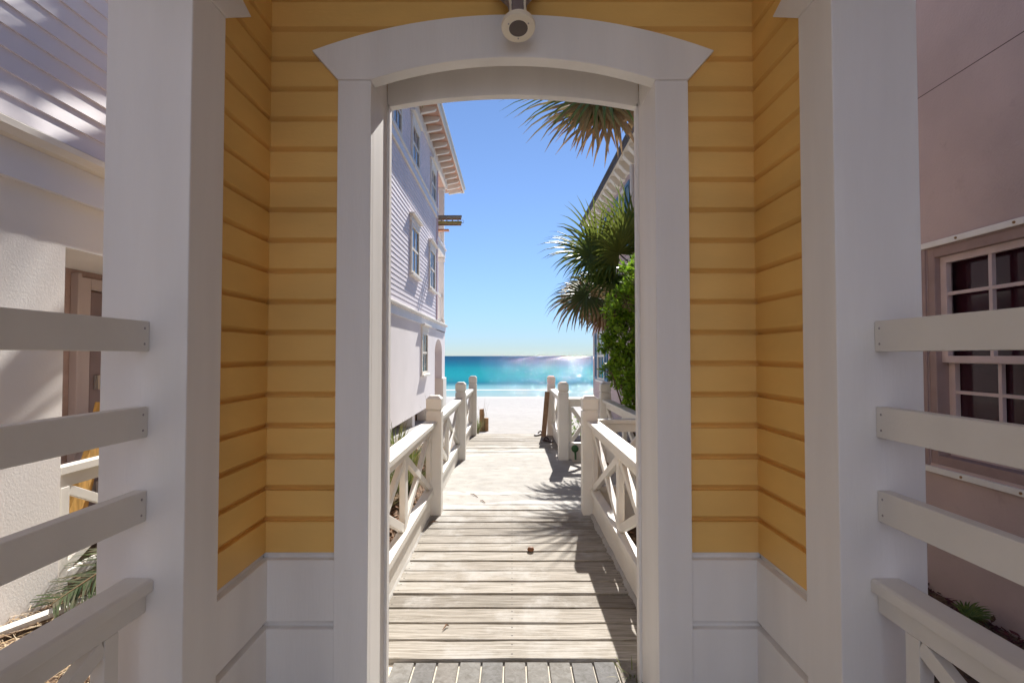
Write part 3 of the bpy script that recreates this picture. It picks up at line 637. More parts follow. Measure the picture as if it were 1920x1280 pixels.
# ladder and plank sticking out over the porch rail
La=at(866,412,16.2); ld=thing('ladder',La,'yellow and metal extension ladder resting on the upper porch rail and sticking out','ladder')
zc=La.z; 
for dz,mt in ((.09,'alum'),(-.09,'yel')):
    MB().box((La.x-2.6,16.15,zc+dz-.035),(La.x,16.19,zc+dz+.035)).build('side_rail',M[mt],ld)
m=MB(); x=La.x-.1
while x>La.x-2.6: m.tube([(x,16.17,zc-.08),(x-.05,16.17,zc+.08)],.016,6); x-=.17
m.build('rung',M['alum'],ld)
MB().box((La.x-2.6,16.42,zc+.055),(La.x-.04,16.46,zc+.12)).box((La.x-2.6,16.42,zc-.12),(La.x-.04,16.46,zc-.055)).build('rear_rail',M['brownbd'],ld)
m=MB(); m.tube([(La.x,16.17,zc-.11),(La.x+.05,16.17,zc-.10),(La.x+.06,16.17,zc-.04),(La.x+.02,16.17,zc-.02)],.008,6); m.build('hook',M['shoe'],ld)
Pk=at(842,432,16.6); tag(MB().box((Pk.x-.7,16.5,Pk.z-.02),(Pk.x,16.7,Pk.z+.02)).build('wood_plank',mat('orange_plank',(.55,.24,.13),.6),origin=tuple(Pk)),'short orange plank sticking out of the upper porch below the ladder','plank')

# white rail, lumber and litter around the recessed door
ar=thing('stair_railing',(-2.24,3.2,.27),'small white cross braced railing in front of the recessed door','railing')
X=-2.235
MB().box((X+.03,2.62,.865),(X-.03,4.4,.905)).build('cap_rail',M['trimx'],ar,bevel=.003)
MB().box((X+.015,2.62,.80),(X-.015,4.4,.8645)).build('top_rail',M['trimx'],ar,bevel=.002)
for y in (2.66,3.5,4.35): MB().box((X+.02,y-.025,.2),(X-.02,y+.03,.7995)).build('baluster',M['trimx'],ar,bevel=.002)
MB().box((X+.02,2.69,.33),(X-.02,4.32,.38)).build('bottom_rail',M['trimx'],ar,bevel=.002)
for k,(ya,yb) in enumerate(((2.70,3.47),(3.54,4.32))):
    MB().bar((X+.001,ya,.78),(X+.001,yb,.40),.026,.045,(1,0,0)).build('cross_brace',M['trimx'],ar,bevel=.002)
    MB().bar((X-.002,ya,.40),(X-.002,yb,.78),.026,.045,(1,0,0)).build('cross_brace',M['trimx'],ar,bevel=.002)
a_=at(190,815,3.02); b_=at(128,985,2.82)
a_.x=-2.36; b_.x=-2.40
p=MB().bar((-2.42,2.82,.27),(-2.42,3.18,1.10),.035,.085,(1,0,0)).build('lumber_board',M['lumber'],origin=(-2.42,2.9,.3)); tag(p,'yellow lumber board leaning behind the small white railing','lumber')
p=MB().bar((-2.50,3.02,.27),(-2.50,3.27,1.16),.035,.085,(1,0,0)).build('lumber_board',M['lumber'],origin=(-2.5,3.1,.3)); tag(p,'second lumber board behind the leaning yellow one, mostly hidden','lumber')
# cut palm frond (feather) on the straw
def feather(m,pts,leaf,n,rr,wid=.011,flat=.25):
    pts=[Vector(p) for p in pts]
    def ev(t):
        t=t*(len(pts)-1); i=min(int(t),len(pts)-2); f=t-i; return pts[i].lerp(pts[i+1],f)
    for i in range(n):
        t=.08+.92*i/n; c=ev(t); d=(ev(min(1,t+.03))-ev(max(0,t-.03))).normalized()
        for s in (-1,1):
            sd=d.cross(Vector((0,0,1))).normalized()*s
            L=leaf*(1-.55*abs(t-.45)*1.4)*rr.uniform(.85,1.1)
            dr=(sd*rr.uniform(.75,.95)+d*rr.uniform(.35,.6)+Vector((0,0,rr.uniform(-.1,flat)))).normalized()
            pr=c; w=d*wid
            for q in range(3):
                nx_=c+dr*L*(q+1)/3+Vector((0,0,-.05*L*(q+1)**2/3)); ww=w*(1,.85,.5,.02)[q]; w2=w*(1,.85,.5,.02)[q+1]
                m.face([pr-ww,pr+ww,nx_+w2,nx_-w2]); pr=nx_
fr=thing('fallen_frond',(-1.95,2.6,.3),'cut green feather palm frond lying on straw by the stucco wall','palm frond')
rr=random.Random(9)
pa,pb,pc=Vector((-1.82,3.0,.50)),Vector((-1.93,2.72,.46)),Vector((-2.08,2.44,.33))
m=MB(); feather(m,[pa,pb,pc],.36,60,rr,wid=.0065); m.build('leaflets',M['frond'],fr,recalc=False)
m=MB(); m.tube([pa+Vector((.1,.25,.0)),pa,pb,pc],[.012,.010,.008,.003],6); m.build('stem',M['straw'],fr)
fr=thing('fallen_frond',(-1.9,3.0,.3),'second cut palm frond behind the green one, near the pier','palm frond')
m=MB(); feather(m,[(-1.7,3.25,.45),(-1.95,3.05,.52),(-2.15,2.8,.42)],.34,56,rr,wid=.0065); m.build('leaflets',M['frond'],fr,recalc=False)
m=MB(); m.tube([(-1.6,3.35,.40),(-1.7,3.25,.45),(-1.95,3.05,.52),(-2.15,2.8,.42)],[.012,.010,.008,.003],6); m.build('stem',M['straw'],fr)
fp=MB().box((-2.14,2.80,.28),(-2.02,2.92,.37)).build('blue_crate',M['bluep'],bevel=.01,origin=(-2.08,2.86,.28)); tag(fp,'small blue plastic piece under the palm frond by the wall','plastic piece')
m=MB(); m.bar((-2.16,2.20,.30),(-1.72,3.02,.335),.055,.02); tag(m.build('lath_strip',M['trimx'],bevel=.002,origin=(-1.9,2.6,.3)),'long white painted lath lying along the straw bed','board')
m=MB(); m.bar((-1.80,2.58,.335),(-1.98,2.72,.345),.03,.02); tag(m.build('lath_strip',M['trimx'],bevel=.002,origin=(-1.9,2.65,.33)),'short white lath crossing the long one on the straw','board')
m=MB()
for _ in range(5200):
    x,y=rr.uniform(-2.19,-1.25),rr.uniform(1.2,3.6); z=gz(x,y)+rr.uniform(.0,.035); a=rr.uniform(0,2*PI); L=rr.uniform(.04,.12); w=.0022
    d=Vector((math.cos(a),math.sin(a),rr.uniform(-.12,.25)))*L; s_=Vector((-math.sin(a),math.cos(a),0))*w
    p0=Vector((x,y,z)); m.face([p0-s_,p0+s_,p0+d+s_*.4,p0+d-s_*.4])
tag(m.build('pine_straw',M['straw'],recalc=False),'dry pine straw covering the bed by the stucco wall','straw',kind='stuff')

# ---------------------------------------------------------------- RIGHT HOUSE
RX=2.6
rh=thing('beach_house',(RX+2,8,0),'two storey pinkish beige house with blue shutters and bracketed eaves','house')
WY0,WY1,WZ0,WZ1=1.96,3.33,.79,2.11
MB().box((RX,-7,-.3),(RX+.3,WY0,5.7)).box((RX,WY1,-.3),(RX+.3,17.1,5.7)).box((RX,WY0,-.3),(RX+.3,WY1,WZ0)).box((RX,WY0,WZ1),(RX+.3,WY1,5.7)).build('stucco_wall',M['rwall'],rh)
MB().box((RX+.3,17.0,-.5),(RX+6,17.1,5.7)).build('end_wall',M['rwall'],rh)
MB().box((RX-.001,-7,3.093),(RX+.02,17.1,3.098)).build('wall_joint',M['dark'],rh)
MB().box((RX-.012,WY1+.001,.775),(RX-.0005,3.9,2.115)).box((RX-.014,1.4,2.112),(RX-.0005,WY1+.001,2.1165)).build('wall_panel',M['casing'],rh,bevel=.003)
w_=MB(); c=.055
for a,b in (((WY0,WZ0),(WY0+c,WZ1)),((WY1-c,WZ0),(WY1,WZ1)),((WY0+c,WZ1-c),(WY1-c,WZ1)),((WY0+c,WZ0),(WY1-c,WZ0+c))):
    w_.box((RX+.003,a[0],a[1]),(RX+.12,b[0],b[1]))
wn=w_.build('window',M['casing'],rh,bevel=.004)
MB().box((RX+.115,WY0+c,WZ0+c),(RX+.13,WY1-c,WZ1-c)).build('pane',M['glass'],wn)
zm=1.425
def sash(X,z0,z1,nm):
    y0,y1=WY0+c,WY1-c; m=MB(); t=.045
    m.box((X,y0,z0),(X+.03,y0+t,z1)).box((X,y1-t,z0),(X+.03,y1,z1)).box((X,y0+t,z1-.04),(X+.03,y1-t,z1)).box((X,y0+t,z0),(X+.03,y1-t,z0+.04))
    for k in range(1,4): yy=y0+t+(y1-y0-2*t)*k/4; m.box((X+.004,yy-.011,z0+.04),(X+.026,yy+.011,z1-.04))
    for k in (1,2): zz=z0+.04+(z1-z0-.08)*k/3; m.box((X+.005,y0+t,zz-.010),(X+.025,y1-t,zz+.010))
    m.build(nm,mat('sash_paint',(.56,.45,.45),.5,None,.08,8),wn)
sash(RX+.04,zm-.015,WZ1-c,'upper_sash'); sash(RX+.08,WZ0+c,zm+.02,'lower_sash')
for z in (2.135,.755):
    MB().box((RX-.022,1.5,z-.018),(RX-.001,3.9,z+.018)).build('shutter_track',M['track'],rh,bevel=.003)
    for y in (2.0,2.35,2.72,3.08,3.44,3.8): MB().lathe((RX-.022,y,z),(-1,0,0),[(.007,0),(.007,.006),(.003,.009)],10).build('track_bolt',M['stump'],rh)
def shutter(y0,y1,z0,z1):
    m=MB(); X=RX-.035
    m.box((X,y0,z0),(RX-.003,y0+.05,z1)).box((X,y1-.05,z0),(RX-.003,y1,z1)).box((X,y0+.05,z0),(RX-.003,y1-.05,z0+.07)).box((X,y0+.05,z1-.07),(RX-.003,y1-.05,z1)).box((X,y0+.05,(z0+z1)/2-.03),(RX-.003,y1-.05,(z0+z1)/2+.03))
    z=z0+.09
    while z<z1-.09: m.bar((X+.018,y0+.05,z),(X+.018,y1-.05,z),.028,.008,(1,0,-.8)); z+=.045
    m.build('shutter',M['blue'],rh)
for (y0,y1,z0,z1) in ((14.9,16.1,.75,2.15),(12.1,12.8,3.9,5.32),(14.7,15.9,3.9,5.32),(9.4,10.4,3.9,5.32)):
    hwindow(rh,RX,-1,y0,y1,z0,z1,M['rtrim'],head=False)
    shutter(y0-.48,y0-.03,z0,z1); shutter(y1+.03,y1+.48,z0,z1)
MB().tube([(RX-.06,11.2,0),(RX-.06,11.2,3.0),(RX-.06,11.2,5.55)],.045,8).build('downspout',M['htrim'],rh)
MB().box((RX-.28,-7.3,5.72),(RX+4,17.55,5.75)).build('soffit',M['rtrim'],rh)
MB().box((RX-.02,-7,5.50),(RX+.05,17.12,5.715)).build('frieze_board',M['rtrim'],rh)
y=-6
while y<17.3:
    MB().prism([(RX-.001,5.47),(RX-.10,5.50),(RX-.20,5.60),(RX-.25,5.66),(RX-.25,5.718),(RX-.001,5.718)],'y',y,y+.16).build('eave_bracket',M['rtrim'],rh); y+=.5 if y>8 else 2.3
MB().box((RX-.31,-7.3,5.715),(RX-.281,17.6,5.79)).build('fascia',M['slate'],rh)
MB().prism([(RX-.36,5.791),(RX-.36,5.82),(RX+3,7.4),(RX+6.5,5.82),(RX+6.5,5.791)],'y',-7.4,17.65).build('roof',M['slate'],rh)

# ---------------------------------------------------------------- ADDED COTTAGE (unseen behind the camera, bounces sunlight into the porch)
ct=thing('bounce_cottage',(0,-17,0),'unseen pale blue cottage added to bounce sunlight into the breezeway','house')
cw=mat('blue_bounce_paint',(.48,.60,.86),.6,None,.04,1.5)  # blue chosen so the added cottage bounces cool light onto the piers
m=MB(); m.strip((8,-14),(-8,-14),(0,1),clap(-.1,7.2,.15)); m.build('clapboard',cw,ct,recalc=False)
MB().box((-8,-14.02,-.1),(8,-21,7.2)).build('house_core',cw,ct)
MB().prism([(-8.6,7.25),(8.6,7.25),(0,10.4)],'y',-13.4,-21.4).build('roof',M['metalroof'],ct)
for x in (-5.6,-2.4,2.4,5.6):
    for z in (.9,4.3):
        w_=MB().box((x-.55,-13.99,z),(x+.55,-13.93,z+1.7)).build('window',M['htrim'],ct); MB().box((x-.45,-13.93,z+.1),(x+.45,-13.925,z+1.6)).build('pane',M['glassp'],w_)
d_=MB().box((-.6,-13.99,0),(.6,-13.92,2.3)).build('door',M['htrim'],ct); MB().lathe((.45,-13.92,1.05),(0,1,0),[(.03,0),(.035,.05),(.02,.07)],12).build('handle',M['steel'],d_)
# ---------------------------------------------------------------- PALMS
def fan(m,pm,hub,fwd,nrm,L,rr,n=34,spread=2.3,droop=.35,stiff=1,w=.018,base=None):
    hub=Vector(hub); f=Vector(fwd).normalized(); nr=Vector(nrm); nr=(nr-f*nr.dot(f)).normalized(); sd=f.cross(nr)
    for i in range(n):
        a=(-1+2*i/(n-1))*spread/1.0+rr.uniform(-.03,.03)
        ln=L*(.70+.30*math.cos(a*.62))*rr.uniform(.86,1.06)
        d=(f*math.cos(a)+sd*math.sin(a)+nr*(.16+rr.uniform(-.07,.07))).normalized()
        wd=d.cross(nr).normalized(); p=hub.copy(); segs=6; dd=d.copy(); pts=[p.copy()]
        for q in range(segs):
            t=(q+1)/segs
            dd=(dd+Vector((rr.uniform(-.02,.02),rr.uniform(-.02,.02),-droop*t*t*1.1*rr.uniform(.7,1.3)))).normalized()
            p=p+dd*ln/segs; pts.append(p.copy())
        ws=[w*.35,w*1.0,w*1.15,w*1.0,w*.75,w*.42,w*.05]
        up_=nr*(w*.5)
        for q in range(segs):
            a0,a1=pts[q],pts[q+1]; w0,w1=ws[q],ws[q+1]
            m.face([a0-wd*w0,a0+up_*(w0/w),a1+up_*(w1/w),a1-wd*w1]) ; m.face([a0+up_*(w0/w),a0+wd*w0,a1+wd*w1,a1+up_*(w1/w)])
    if base is not None:
        b0=Vector(base); mid=(b0+hub)/2+Vector((0,0,.06)); pm.tube([b0,mid,hub,hub+f*.12],[.016,.012,.010,.004],5)
def weld(o):
    bm=bmesh.new(); bm.from_mesh(o.data); bmesh.ops.remove_doubles(bm,verts=bm.verts,dist=1e-5); bm.to_mesh(o.data); bm.free()
def palm(name_label,foot,crown,fronds,dead,nrand,seed,L=.85,avoid=None,late=False):
    rr=random.Random(seed); C_=Vector(crown); Ft=Vector(foot)
    t=thing('palm_tree',Ft,name_label,'palm tree')
    def tp(f):
        if late: q=f**7; return Vector((Ft.x+(C_.x-Ft.x)*q,Ft.y+(C_.y-Ft.y)*q,Ft.z+(C_.z-Ft.z)*f))
        return Ft.lerp(C_,f)+Vector((.05*math.sin(f*7),0,0))
    m=MB(); pts=[tp(k/14) for k in range(15)]
    m.tube(pts,[.15-.03*k/14+(.012 if k%2 else 0) for k in range(15)],12)
    for k in range(26):
        z=k/26; a=k*2.4; c=tp(z); d=Vector((math.cos(a),math.sin(a),.7)); m.bar(c+d*.09,c+d*(.14 if late else .22),.06,.015)
    m.build('trunk',M['trunk'],t)
    g=MB(); dm=MB(); pm=MB()
    for hub,fw,nr,ln,dr in fronds: fan(g,pm,hub,fw,nr,ln,rr,droop=dr,base=C_)
    for hub,fw,nr,ln,dr in dead: fan(dm,pm,hub,fw,nr,ln,rr,droop=dr,base=C_,n=28,w=.02)
    k=0; i=0
    while k<nrand and i<400:
        i+=1
        a=rr.uniform(0,2*PI); e=rr.uniform(-.5,1.2); d=Vector((math.cos(a)*math.cos(e),math.sin(a)*math.cos(e),math.sin(e)))
        hub=C_+d*rr.uniform(.55,.85)
        if avoid and avoid(hub,d): continue
        fan(g,pm,hub,d,(0,0,1) if abs(d.z)<.8 else (1,0,0),L*rr.uniform(.85,1.1),rr,droop=rr.uniform(.2,.5),base=C_); k+=1
    o=g.build('green_fronds',M['palm'],t,recalc=False); weld(o)
    if dead: o=dm.build('dead_fronds',M['palmd'],t,recalc=False); weld(o)
    pm.build('leaf_stalks',M['frond'],t)
    return t
V=Vector
C1=at(1196,520,8.85)
fr1=[(at(1108,478,8.45),(-1,-.15,.12),(-.1,-.75,.6),0.92,.28),
     (at(1120,462,8.85),(-.75,-.1,.65),(-.2,-.9,.3),0.89,.20),
     (at(1165,448,8.62),(-.15,-.1,1),(-.1,-1,.1),0.82,.10),
     (at(1190,430,9.08),(.25,-.1,1),(-.2,-1,.1),0.89,.12),
     (at(1150,500,8.28),(-.65,-.5,-.05),(-.1,-.5,.85),0.77,.35),
     (at(1100,555,8.39),(-.95,-.2,-.25),(-.1,-.7,.7),0.75,.45),
     (at(1180,540,8.16),(-.2,-.9,-.2),(0,-.3,.95),0.81,.45),
     (at(1135,490,8.7),(-.85,.2,.25),(-.1,-.8,.5),.80,.30),
     (at(1150,520,8.4),(-.8,-.3,-.35),(-.2,-.6,.7),.78,.40),
     (at(1120,530,8.9),(-.9,.1,-.1),(-.1,-.6,.75),.70,.35),
     (at(1160,475,8.3),(-.5,-.5,.6),(-.1,-.8,.3),.76,.2)]
de1=[(at(1092,560,8.57),(-.75,-.2,-.65),(-.4,-.8,.4),0.70,.5),
     (at(1130,560,8.39),(-.35,-.3,-.9),(-.3,-.9,.2),0.65,.5),
     (at(1135,590,8.62),(-.6,-.2,-.7),(-.3,-.9,.3),0.45,.5),
     (at(1165,545,8.39),(-.1,-.3,-.95),(-.1,-.9,.1),0.68,.4),
     (at(1105,545,8.8),(-.5,-.1,-.85),(-.2,-.9,.3),.62,.5),
     (at(1150,575,8.6),(-.5,-.4,-.7),(-.3,-.9,.3),.50,.5)]
palm('fan palm with a skirt of brown dead leaves before the beige house',(2.28,9.0,-.1),C1,fr1,de1,15,21,avoid=lambda h,d:(d.x<.15 and d.y<.9) or h.x>2.4)
C2=at(1300,60,5.1)
fr2=[(at(1130,165,4.95),(-1,-.1,-.34),(-.25,-.75,.6),1.0,.20),
     (at(1150,150,5.25),(-.8,-.1,-.62),(-.3,-.75,.6),.85,.25),
     (at(1230,110,5.3),(-.7,.5,.3),(-.1,-.6,.8),.6,.3)]
de2=[(at(1115,185,5.0),(-.85,-.1,-.58),(-.3,-.85,.4),.82,.22),
     (at(1150,200,5.05),(-.55,-.1,-.85),(-.3,-.9,.3),.72,.22),
     (at(1120,200,5.3),(-.4,-.1,-.95),(-.2,-.95,.2),.60,.2),
     (at(1200,190,5.2),(-.35,-.1,-.8),(-.2,-.95,.2),.45,.35)]
palm('tall palm whose rust and green fronds hang down under the arch',(1.75,5.2,-.1),C2,fr2,de2,8,33,avoid=lambda h,d:(d.x<.2 or d.z<.1))
C3=V((-1.35,7.5,7.0))
palm('tall palm by the lavender house, only leaf tips showing at top left',(-1.97,7.5,-.1),C3,[(at(790,150,7.3),(-.15,-.05,-1),(.1,-.9,.2),.42,.2)],[],9,44,L=.95,avoid=lambda h,d:(d.z<-.1 or d.x>.75),late=True)

# ---------------------------------------------------------------- SHRUB, PLANTS
def leafy(mb,c,d,L,w,rr):
    d=d.normalized(); s_=d.cross(Vector((rr.uniform(-.4,.4),rr.uniform(-.4,.4),1))).normalized(); nrm=s_.cross(d)
    i=len(mb.v); f=.18*w
    mb.v+=[tuple(c),tuple(c+d*L*.35+s_*w*.42),tuple(c+d*L*.7+s_*w*.45-nrm*f),tuple(c+d*L),tuple(c+d*L*.7-s_*w*.45-nrm*f),tuple(c+d*L*.35-s_*w*.42),tuple(c+d*L*.5-nrm*f*1.4)]
    mb.f+=[(i,i+1,i+6),(i+1,i+2,i+6),(i+2,i+3,i+6),(i+3,i+4,i+6),(i+4,i+5,i+6),(i+5,i,i+6)]
def shrub(label,base,clumps,n,seed,L=.085,name='leafy_shrub'):
    rr=random.Random(seed); t=thing(name,base,label,'shrub'); lm=MB(); tm=MB(); B=Vector(base)
    for c,r in clumps:
        c=Vector(c); tm.tube([B,(B+c)/2+Vector((rr.uniform(-.1,.1),rr.uniform(-.1,.1),.1)),c],[.02,.013,.006],5)
        for _ in range(int(n*r[0]*r[2]*4)):
            while True:
                q=Vector((rr.uniform(-1,1),rr.uniform(-1,1),rr.uniform(-1,1)))
                if .25<q.length<1: break
            q2=q.normalized()*(q.length**.5)*rr.uniform(.8,1.12)
            p=c+Vector((q2.x*r[0],q2.y*r[1],q2.z*r[2])); od=(q2+Vector((0,0,.5))).normalized()
            tm.tube([p-od*.10,p+od*.02],[.003,.002],4)
            for k in range(6):
                a=k*2.4+rr.uniform(-.3,.3); e=rr.uniform(.2,.9)
                s1=od.cross(Vector((.3,.2,.9))).normalized(); s2=od.cross(s1)
                d=(s1*math.cos(a)+s2*math.sin(a))*math.cos(e)+od*math.sin(e)
                leafy(lm,p+od*.01*k/3,d,L*rr.uniform(.7,1.15),L*.42,rr)
    lm.build('leaves',M['leaf'],t,recalc=False); tm.build('twigs',M['twig'],t)
    return t
shrub('glossy bright green shrub growing between the right railing and the beige house',(1.75,6.5,-.05),
   [((1.50,6.7,2.05),(.28,.45,.32)),((1.38,6.6,1.66),(.24,.4,.32)),((1.56,6.3,1.30),(.30,.45,.42)),((1.40,6.9,1.25),(.14,.25,.26)),((1.60,6.1,.95),(.30,.5,.32)),((1.85,6.4,1.8),(.35,.45,.5)),((1.50,6.2,2.4),(.2,.3,.2)),((1.9,5.8,1.0),(.4,.4,.6)),((1.20,6.6,1.60),(.13,.14,.09)),((1.24,6.5,1.98),(.12,.14,.08)),((1.22,6.6,1.28),(.10,.14,.07))],430,5,L=.095)
shrub('low dark shrub outside the right railing beside the doorway',(1.55,3.9,-.05),[((1.5,4.3,.35),(.3,.4,.3)),((1.7,3.6,.4),(.35,.45,.35))],150,6)
shrub('small green shrub seen through the side landing rail by the beach',(1.15,8.3,-.1),[((1.10,8.2,.30),(.28,.3,.26))],170,8,L=.06)
def tuft(label,base,n,h,seed,mt='blade',cat='plant',name='grass_clump',spread=.5,w=.007,group=None,bend=1.0):
    rr=random.Random(seed); m=MB(); B=Vector(base)
    for _ in range(n):
        a=rr.uniform(0,2*PI); o=Vector((math.cos(a),math.sin(a),0)); hh=h*rr.uniform(.5,1.1); p=B+o*rr.uniform(0,.09); out=rr.uniform(.1,1)*spread
        s_=Vector((-o.y,o.x,0)); pr=p
        for q in range(5):
            t=(q+1)/5; nx_=p+o*(out*hh*t*t*bend+.02*t)+Vector((0,0,hh*(t-.42*out*t*t)))
            w0,w1=w*(1,1,.9,.7,.4,.03)[q],w*(1,1,.9,.7,.4,.03)[q+1]; m.face([pr-s_*w0,pr+s_*w0,nx_+s_*w1,nx_-s_*w1]); pr=nx_
    o=m.build(name,M[mt],recalc=False,origin=tuple(base)); weld(o); tag(o,label,cat,group); return o
rr=random.Random(2)
for k,(x,y,h) in enumerate([(-1.25,5.0,.6),(-1.5,5.6,.75),(-1.15,5.9,.5),(-1.7,6.3,.8),(-1.3,6.7,.6),(-1.55,7.2,.7),(-1.1,7.4,.4),(-1.8,5.1,.7),(-1.35,4.3,.5),(-1.2,8.2,.35)]):
    tuft('strappy leaf clump between the left railing and the lavender house',(x,y,gz(x,y)),150,h,60+k,w=.010,group='leaf clumps left of the boardwalk',spread=.75)
m=MB()
for _ in range(2600):
    s=rr.choice((-1,1)); x=s*rr.uniform(.85,2.15); y=rr.uniform(2.6,8.6); z=gz(x,y)+rr.uniform(.003,.04)
    leafy(m,Vector((x,y,z)),Vector((rr.uniform(-1,1),rr.uniform(-1,1),rr.uniform(-.1,.4))),rr.uniform(.03,.09),rr.uniform(.02,.05),rr)
tag(m.build('leaf_litter',M['litter'],recalc=False),'dry brown fallen leaves beside the boardwalk','leaf litter',kind='stuff')
tuft('dry beach grass tuft at the left end of the boardwalk',(-.72,10.3,-.1),260,.42,81,'blade',spread=.6,w=.005)
tuft('tall thin sea oat stalks beside the wood stump',(-.62,11.2,-.13),14,.75,83,'oat',spread=.25,w=.004,name='sea_oats')
tuft('sparse dry stalks behind the left railing by the house pier',(-1.75,11.5,-.15),40,.8,84,'oat',spread=.3,w=.004,name='sea_oats')
sp=at(907,797,11.3); st=MB(); st.tube([(sp.x-.04,11.3,-.3),(sp.x-.04,11.3,.27),(sp.x-.045,11.3,.33)],[.055,.05,.045],9); st.tube([(sp.x+.05,11.32,-.3),(sp.x+.05,11.32,.14)],[.05,.05],9)
tag(st.build('wood_stump',M['stump'],origin=(sp.x,11.3,-.13)),'pair of short brown wood stumps in the sand beside the boardwalk end','stump')
# brown board leaning on last right post
p=MB().bar((.565,9.58,.01),(.640,9.69,.80),.085,.02,(1,-.2,0)).build('leaning_board',M['brownbd'],origin=(.55,9.6,0)); tag(p,'narrow brown board leaning against the last post on the right','board')
# sandals
def sandal(x,y,a,label,z=.016,tilt=0):
    t=thing('sandal',(x,y,z),label,'sandal','sandals at the beach end')
    t.rotation_euler=(tilt,0,a)
    def loc(m,n_,mt):
        me=bpy.data.meshes.new(n_); me.from_pydata(m.v,[],m.f); me.materials.append(mt); o=bpy.data.objects.new(n_,me); COL.objects.link(o); o.parent=t
    m=MB(); m.prism([(-.035,-.12),(-.02,-.135),(.02,-.135),(.034,-.12),(.032,0),(.045,.08),(.035,.125),(.005,.14),(-.03,.125),(-.042,.08),(-.03,0)],'z',0,.022); loc(m,'sole',M['shoe'])
    m=MB(); m.tube([(-.045,.03,.01),(-.03,.05,.05),(0,.06,.062),(.03,.05,.05),(.045,.03,.01)],.012,6); m.tube([(0,.105,.02),(0,.06,.06)],.008,6); loc(m,'strap',M['shoe'])
sandal(.60,9.0,.5,'dark sandal lying on the planks by the right railing, the nearer of two'); sandal(.49,9.72,-.6,'dark sandal at the very end of the boardwalk, near the leaning board')
# small husk, twigs on deck
h=at(995,1030,3.98); m=MB(); m.lathe((h.x,h.y,.010),(0,0,1),[(.004,0),(.022,.004),(.026,.014),(.02,.026),(.008,.032)],12); tag(m.build('nut_husk',M['cone'],smooth=True,origin=(h.x,h.y,.01)),'round brown nut husk lying on the planks','husk')
for k,(xa,ya,xb,yb,lb) in enumerate(((882,925,896,932,'dry leaf blade on the sandy planks, the upper of two'),(900,938,910,942,'dry leaf blade on the sandy planks, the lower of two'),(803,981,822,977,'dry straw curl beside the first left post'),(830,1180,842,1172,'thin dark twig on the near planks'))):
    def fl(px,py):
        d=at(px,py,1); t=(EYE-.016)/(EYE-d.z); return Vector((d.x*t,t,.016))
    a,b=fl(xa,ya),fl(xb,yb); c=(a+b)/2+Vector((0,.02,.006)); m=MB(); m.tube([a,c,b],[.002,.005,.002],5); tag(m.build('dry_twig',M['litter'],origin=tuple(a)),lb,'twig')
# green foot tap in the landing
hx=at(1079,846,7.3); t=thing('foot_tap',(1.0,7.38,0),'small dark green foot tap on the skirt board of the side landing','tap')
m=MB(); m.lathe((.87,7.43,.17),(0,-1,0),[(.03,0),(.05,.01),(.05,.03),(.02,.045)],14); m.build('tap_wheel',M['green'],t)
m=MB(); m.tube([(.87,7.42,.15),(.87,7.36,.10),(.87,7.34,.03)],.014,8); m.build('spout',M['green'],t)
# seedling palm and soil plants at right
t=thing('palm_seedling',(2.36,2.86,0),'tiny palm seedling on dark soil below the small paned window','seedling'); rr=random.Random(4)
g_=MB(); q_=MB()
for k in range(6):
    a=R(200+k*35); h_=Vector((2.36+.05*math.cos(a),2.86+.05*math.sin(a),.07)); fan(g_,q_,h_,(math.cos(a),math.sin(a),.7),(0,0,1),.13,rr,n=12,spread=1.0,droop=.3,w=.006,base=(2.36,2.86,-.01))
g_.build('leaves',M['palm'],t,recalc=False)
m=MB()  # red chips added to imitate magenta image noise in the dark soil
for _ in range(9000):
    x,y=rr.uniform(1.25,2.59),rr.uniform(-.6,4.2); z=gz(x,y)+rr.uniform(.0,.03)
    leafy(m,Vector((x,y,z)),Vector((rr.uniform(-1,1),rr.uniform(-1,1),rr.uniform(-.1,.5))),rr.uniform(.02,.06),rr.uniform(.01,.03),rr)
tag(m.build('noise_mulch',island_mat('noise_red_mulch',[(.10,.022,.03),(.05,.02,.022),(.14,.04,.045),(.03,.035,.025)],.9),recalc=False),'dark red mulch chips added to imitate magenta noise on the soil',None,kind='stuff')
# weed at the threshold corner
wd_=at(1187,1262,2.45); tuft('yellow green weed at the right corner of the brick threshold',(.548,2.46,.0),26,.07,92,'blade',name='weed',spread=1,w=.0025)

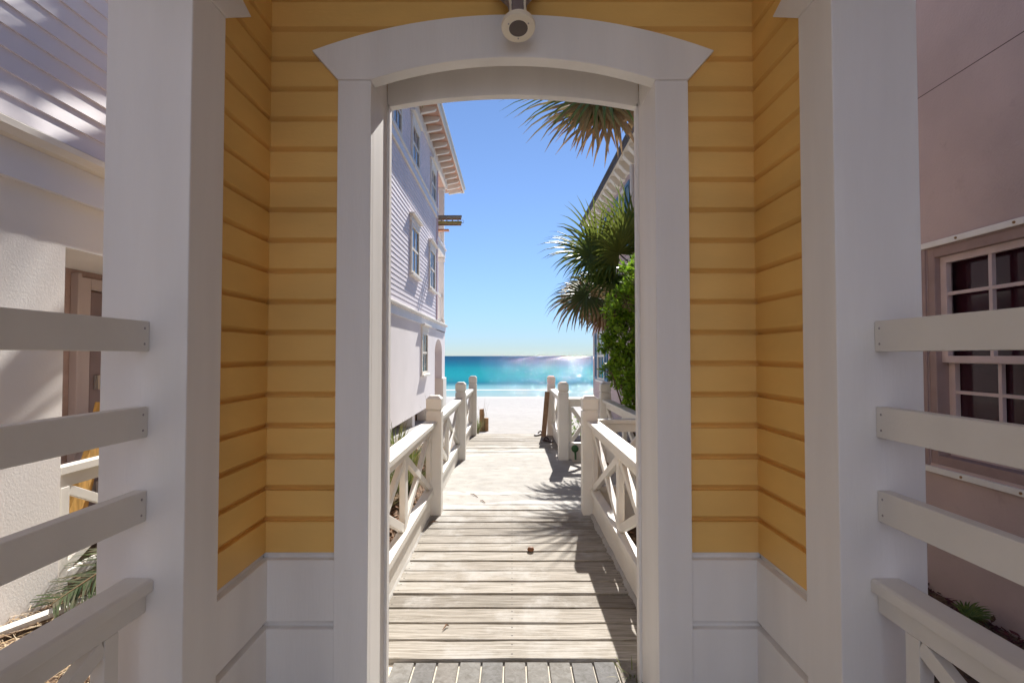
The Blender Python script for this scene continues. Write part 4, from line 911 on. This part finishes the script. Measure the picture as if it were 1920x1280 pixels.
# ---------------------------------------------------------------- LIGHT, WORLD, CAMERA
EL=38.5; AZ=9.5
wd=bpy.data.worlds.new('World'); sc.world=wd; wd.use_nodes=True; n=wd.node_tree.nodes; l=wd.node_tree.links
sky=n.new('ShaderNodeTexSky'); sky.sky_type='NISHITA'; sky.sun_disc=False; sky.sun_elevation=R(EL); sky.sun_rotation=R(AZ); sky.altitude=0; sky.air_density=.7; sky.dust_density=0; sky.ozone_density=6.5
# gentle highlight roll-off of the sky's own brightness (same for every ray)
bw=n.new('ShaderNodeRGBToBW'); l.new(sky.outputs[0],bw.inputs[0])
p2=n.new('ShaderNodeMath'); p2.operation='POWER'; p2.inputs[1].default_value=2; l.new(bw.outputs[0],p2.inputs[0])
p3=n.new('ShaderNodeMath'); p3.operation='MULTIPLY_ADD'; p3.inputs[1].default_value=.012; p3.inputs[2].default_value=1; l.new(p2.outputs[0],p3.inputs[0])
p4=n.new('ShaderNodeMath'); p4.operation='DIVIDE'; p4.inputs[0].default_value=1; l.new(p3.outputs[0],p4.inputs[1])
vs=n.new('ShaderNodeVectorMath'); vs.operation='SCALE'; l.new(sky.outputs[0],vs.inputs[0]); l.new(p4.outputs[0],vs.inputs['Scale'])
hs=n.new('ShaderNodeHueSaturation'); hs.inputs['Saturation'].default_value=.94; l.new(vs.outputs[0],hs.inputs['Color']); l.new(hs.outputs[0],n['Background'].inputs[0]); n['Background'].inputs[1].default_value=.07
sd=bpy.data.lights.new('sun','SUN'); sd.energy=4.4; sd.angle=R(.5); sd.color=(1,.955,.88)
so=bpy.data.objects.new('sun',sd); COL.objects.link(so)
S=Vector((math.sin(R(AZ))*math.cos(R(EL)),math.cos(R(AZ))*math.cos(R(EL)),math.sin(R(EL)))); so.rotation_euler=S.to_track_quat('Z','Y').to_euler()
cd=bpy.data.cameras.new('camera'); cd.sensor_width=36; cd.lens=F/1920*36; cd.clip_start=.05; cd.clip_end=40000
co=bpy.data.objects.new('camera',cd); COL.objects.link(co); co.location=(0,0,EYE); co.rotation_euler=(R(90)+PITCH,0,0); sc.camera=co
sc.view_settings.view_transform='Standard'; sc.view_settings.look='None'; sc.view_settings.gamma=1; sc.view_settings.exposure=1.27
sc.render.engine='CYCLES'; sc.cycles.max_bounces=10; sc.cycles.diffuse_bounces=6
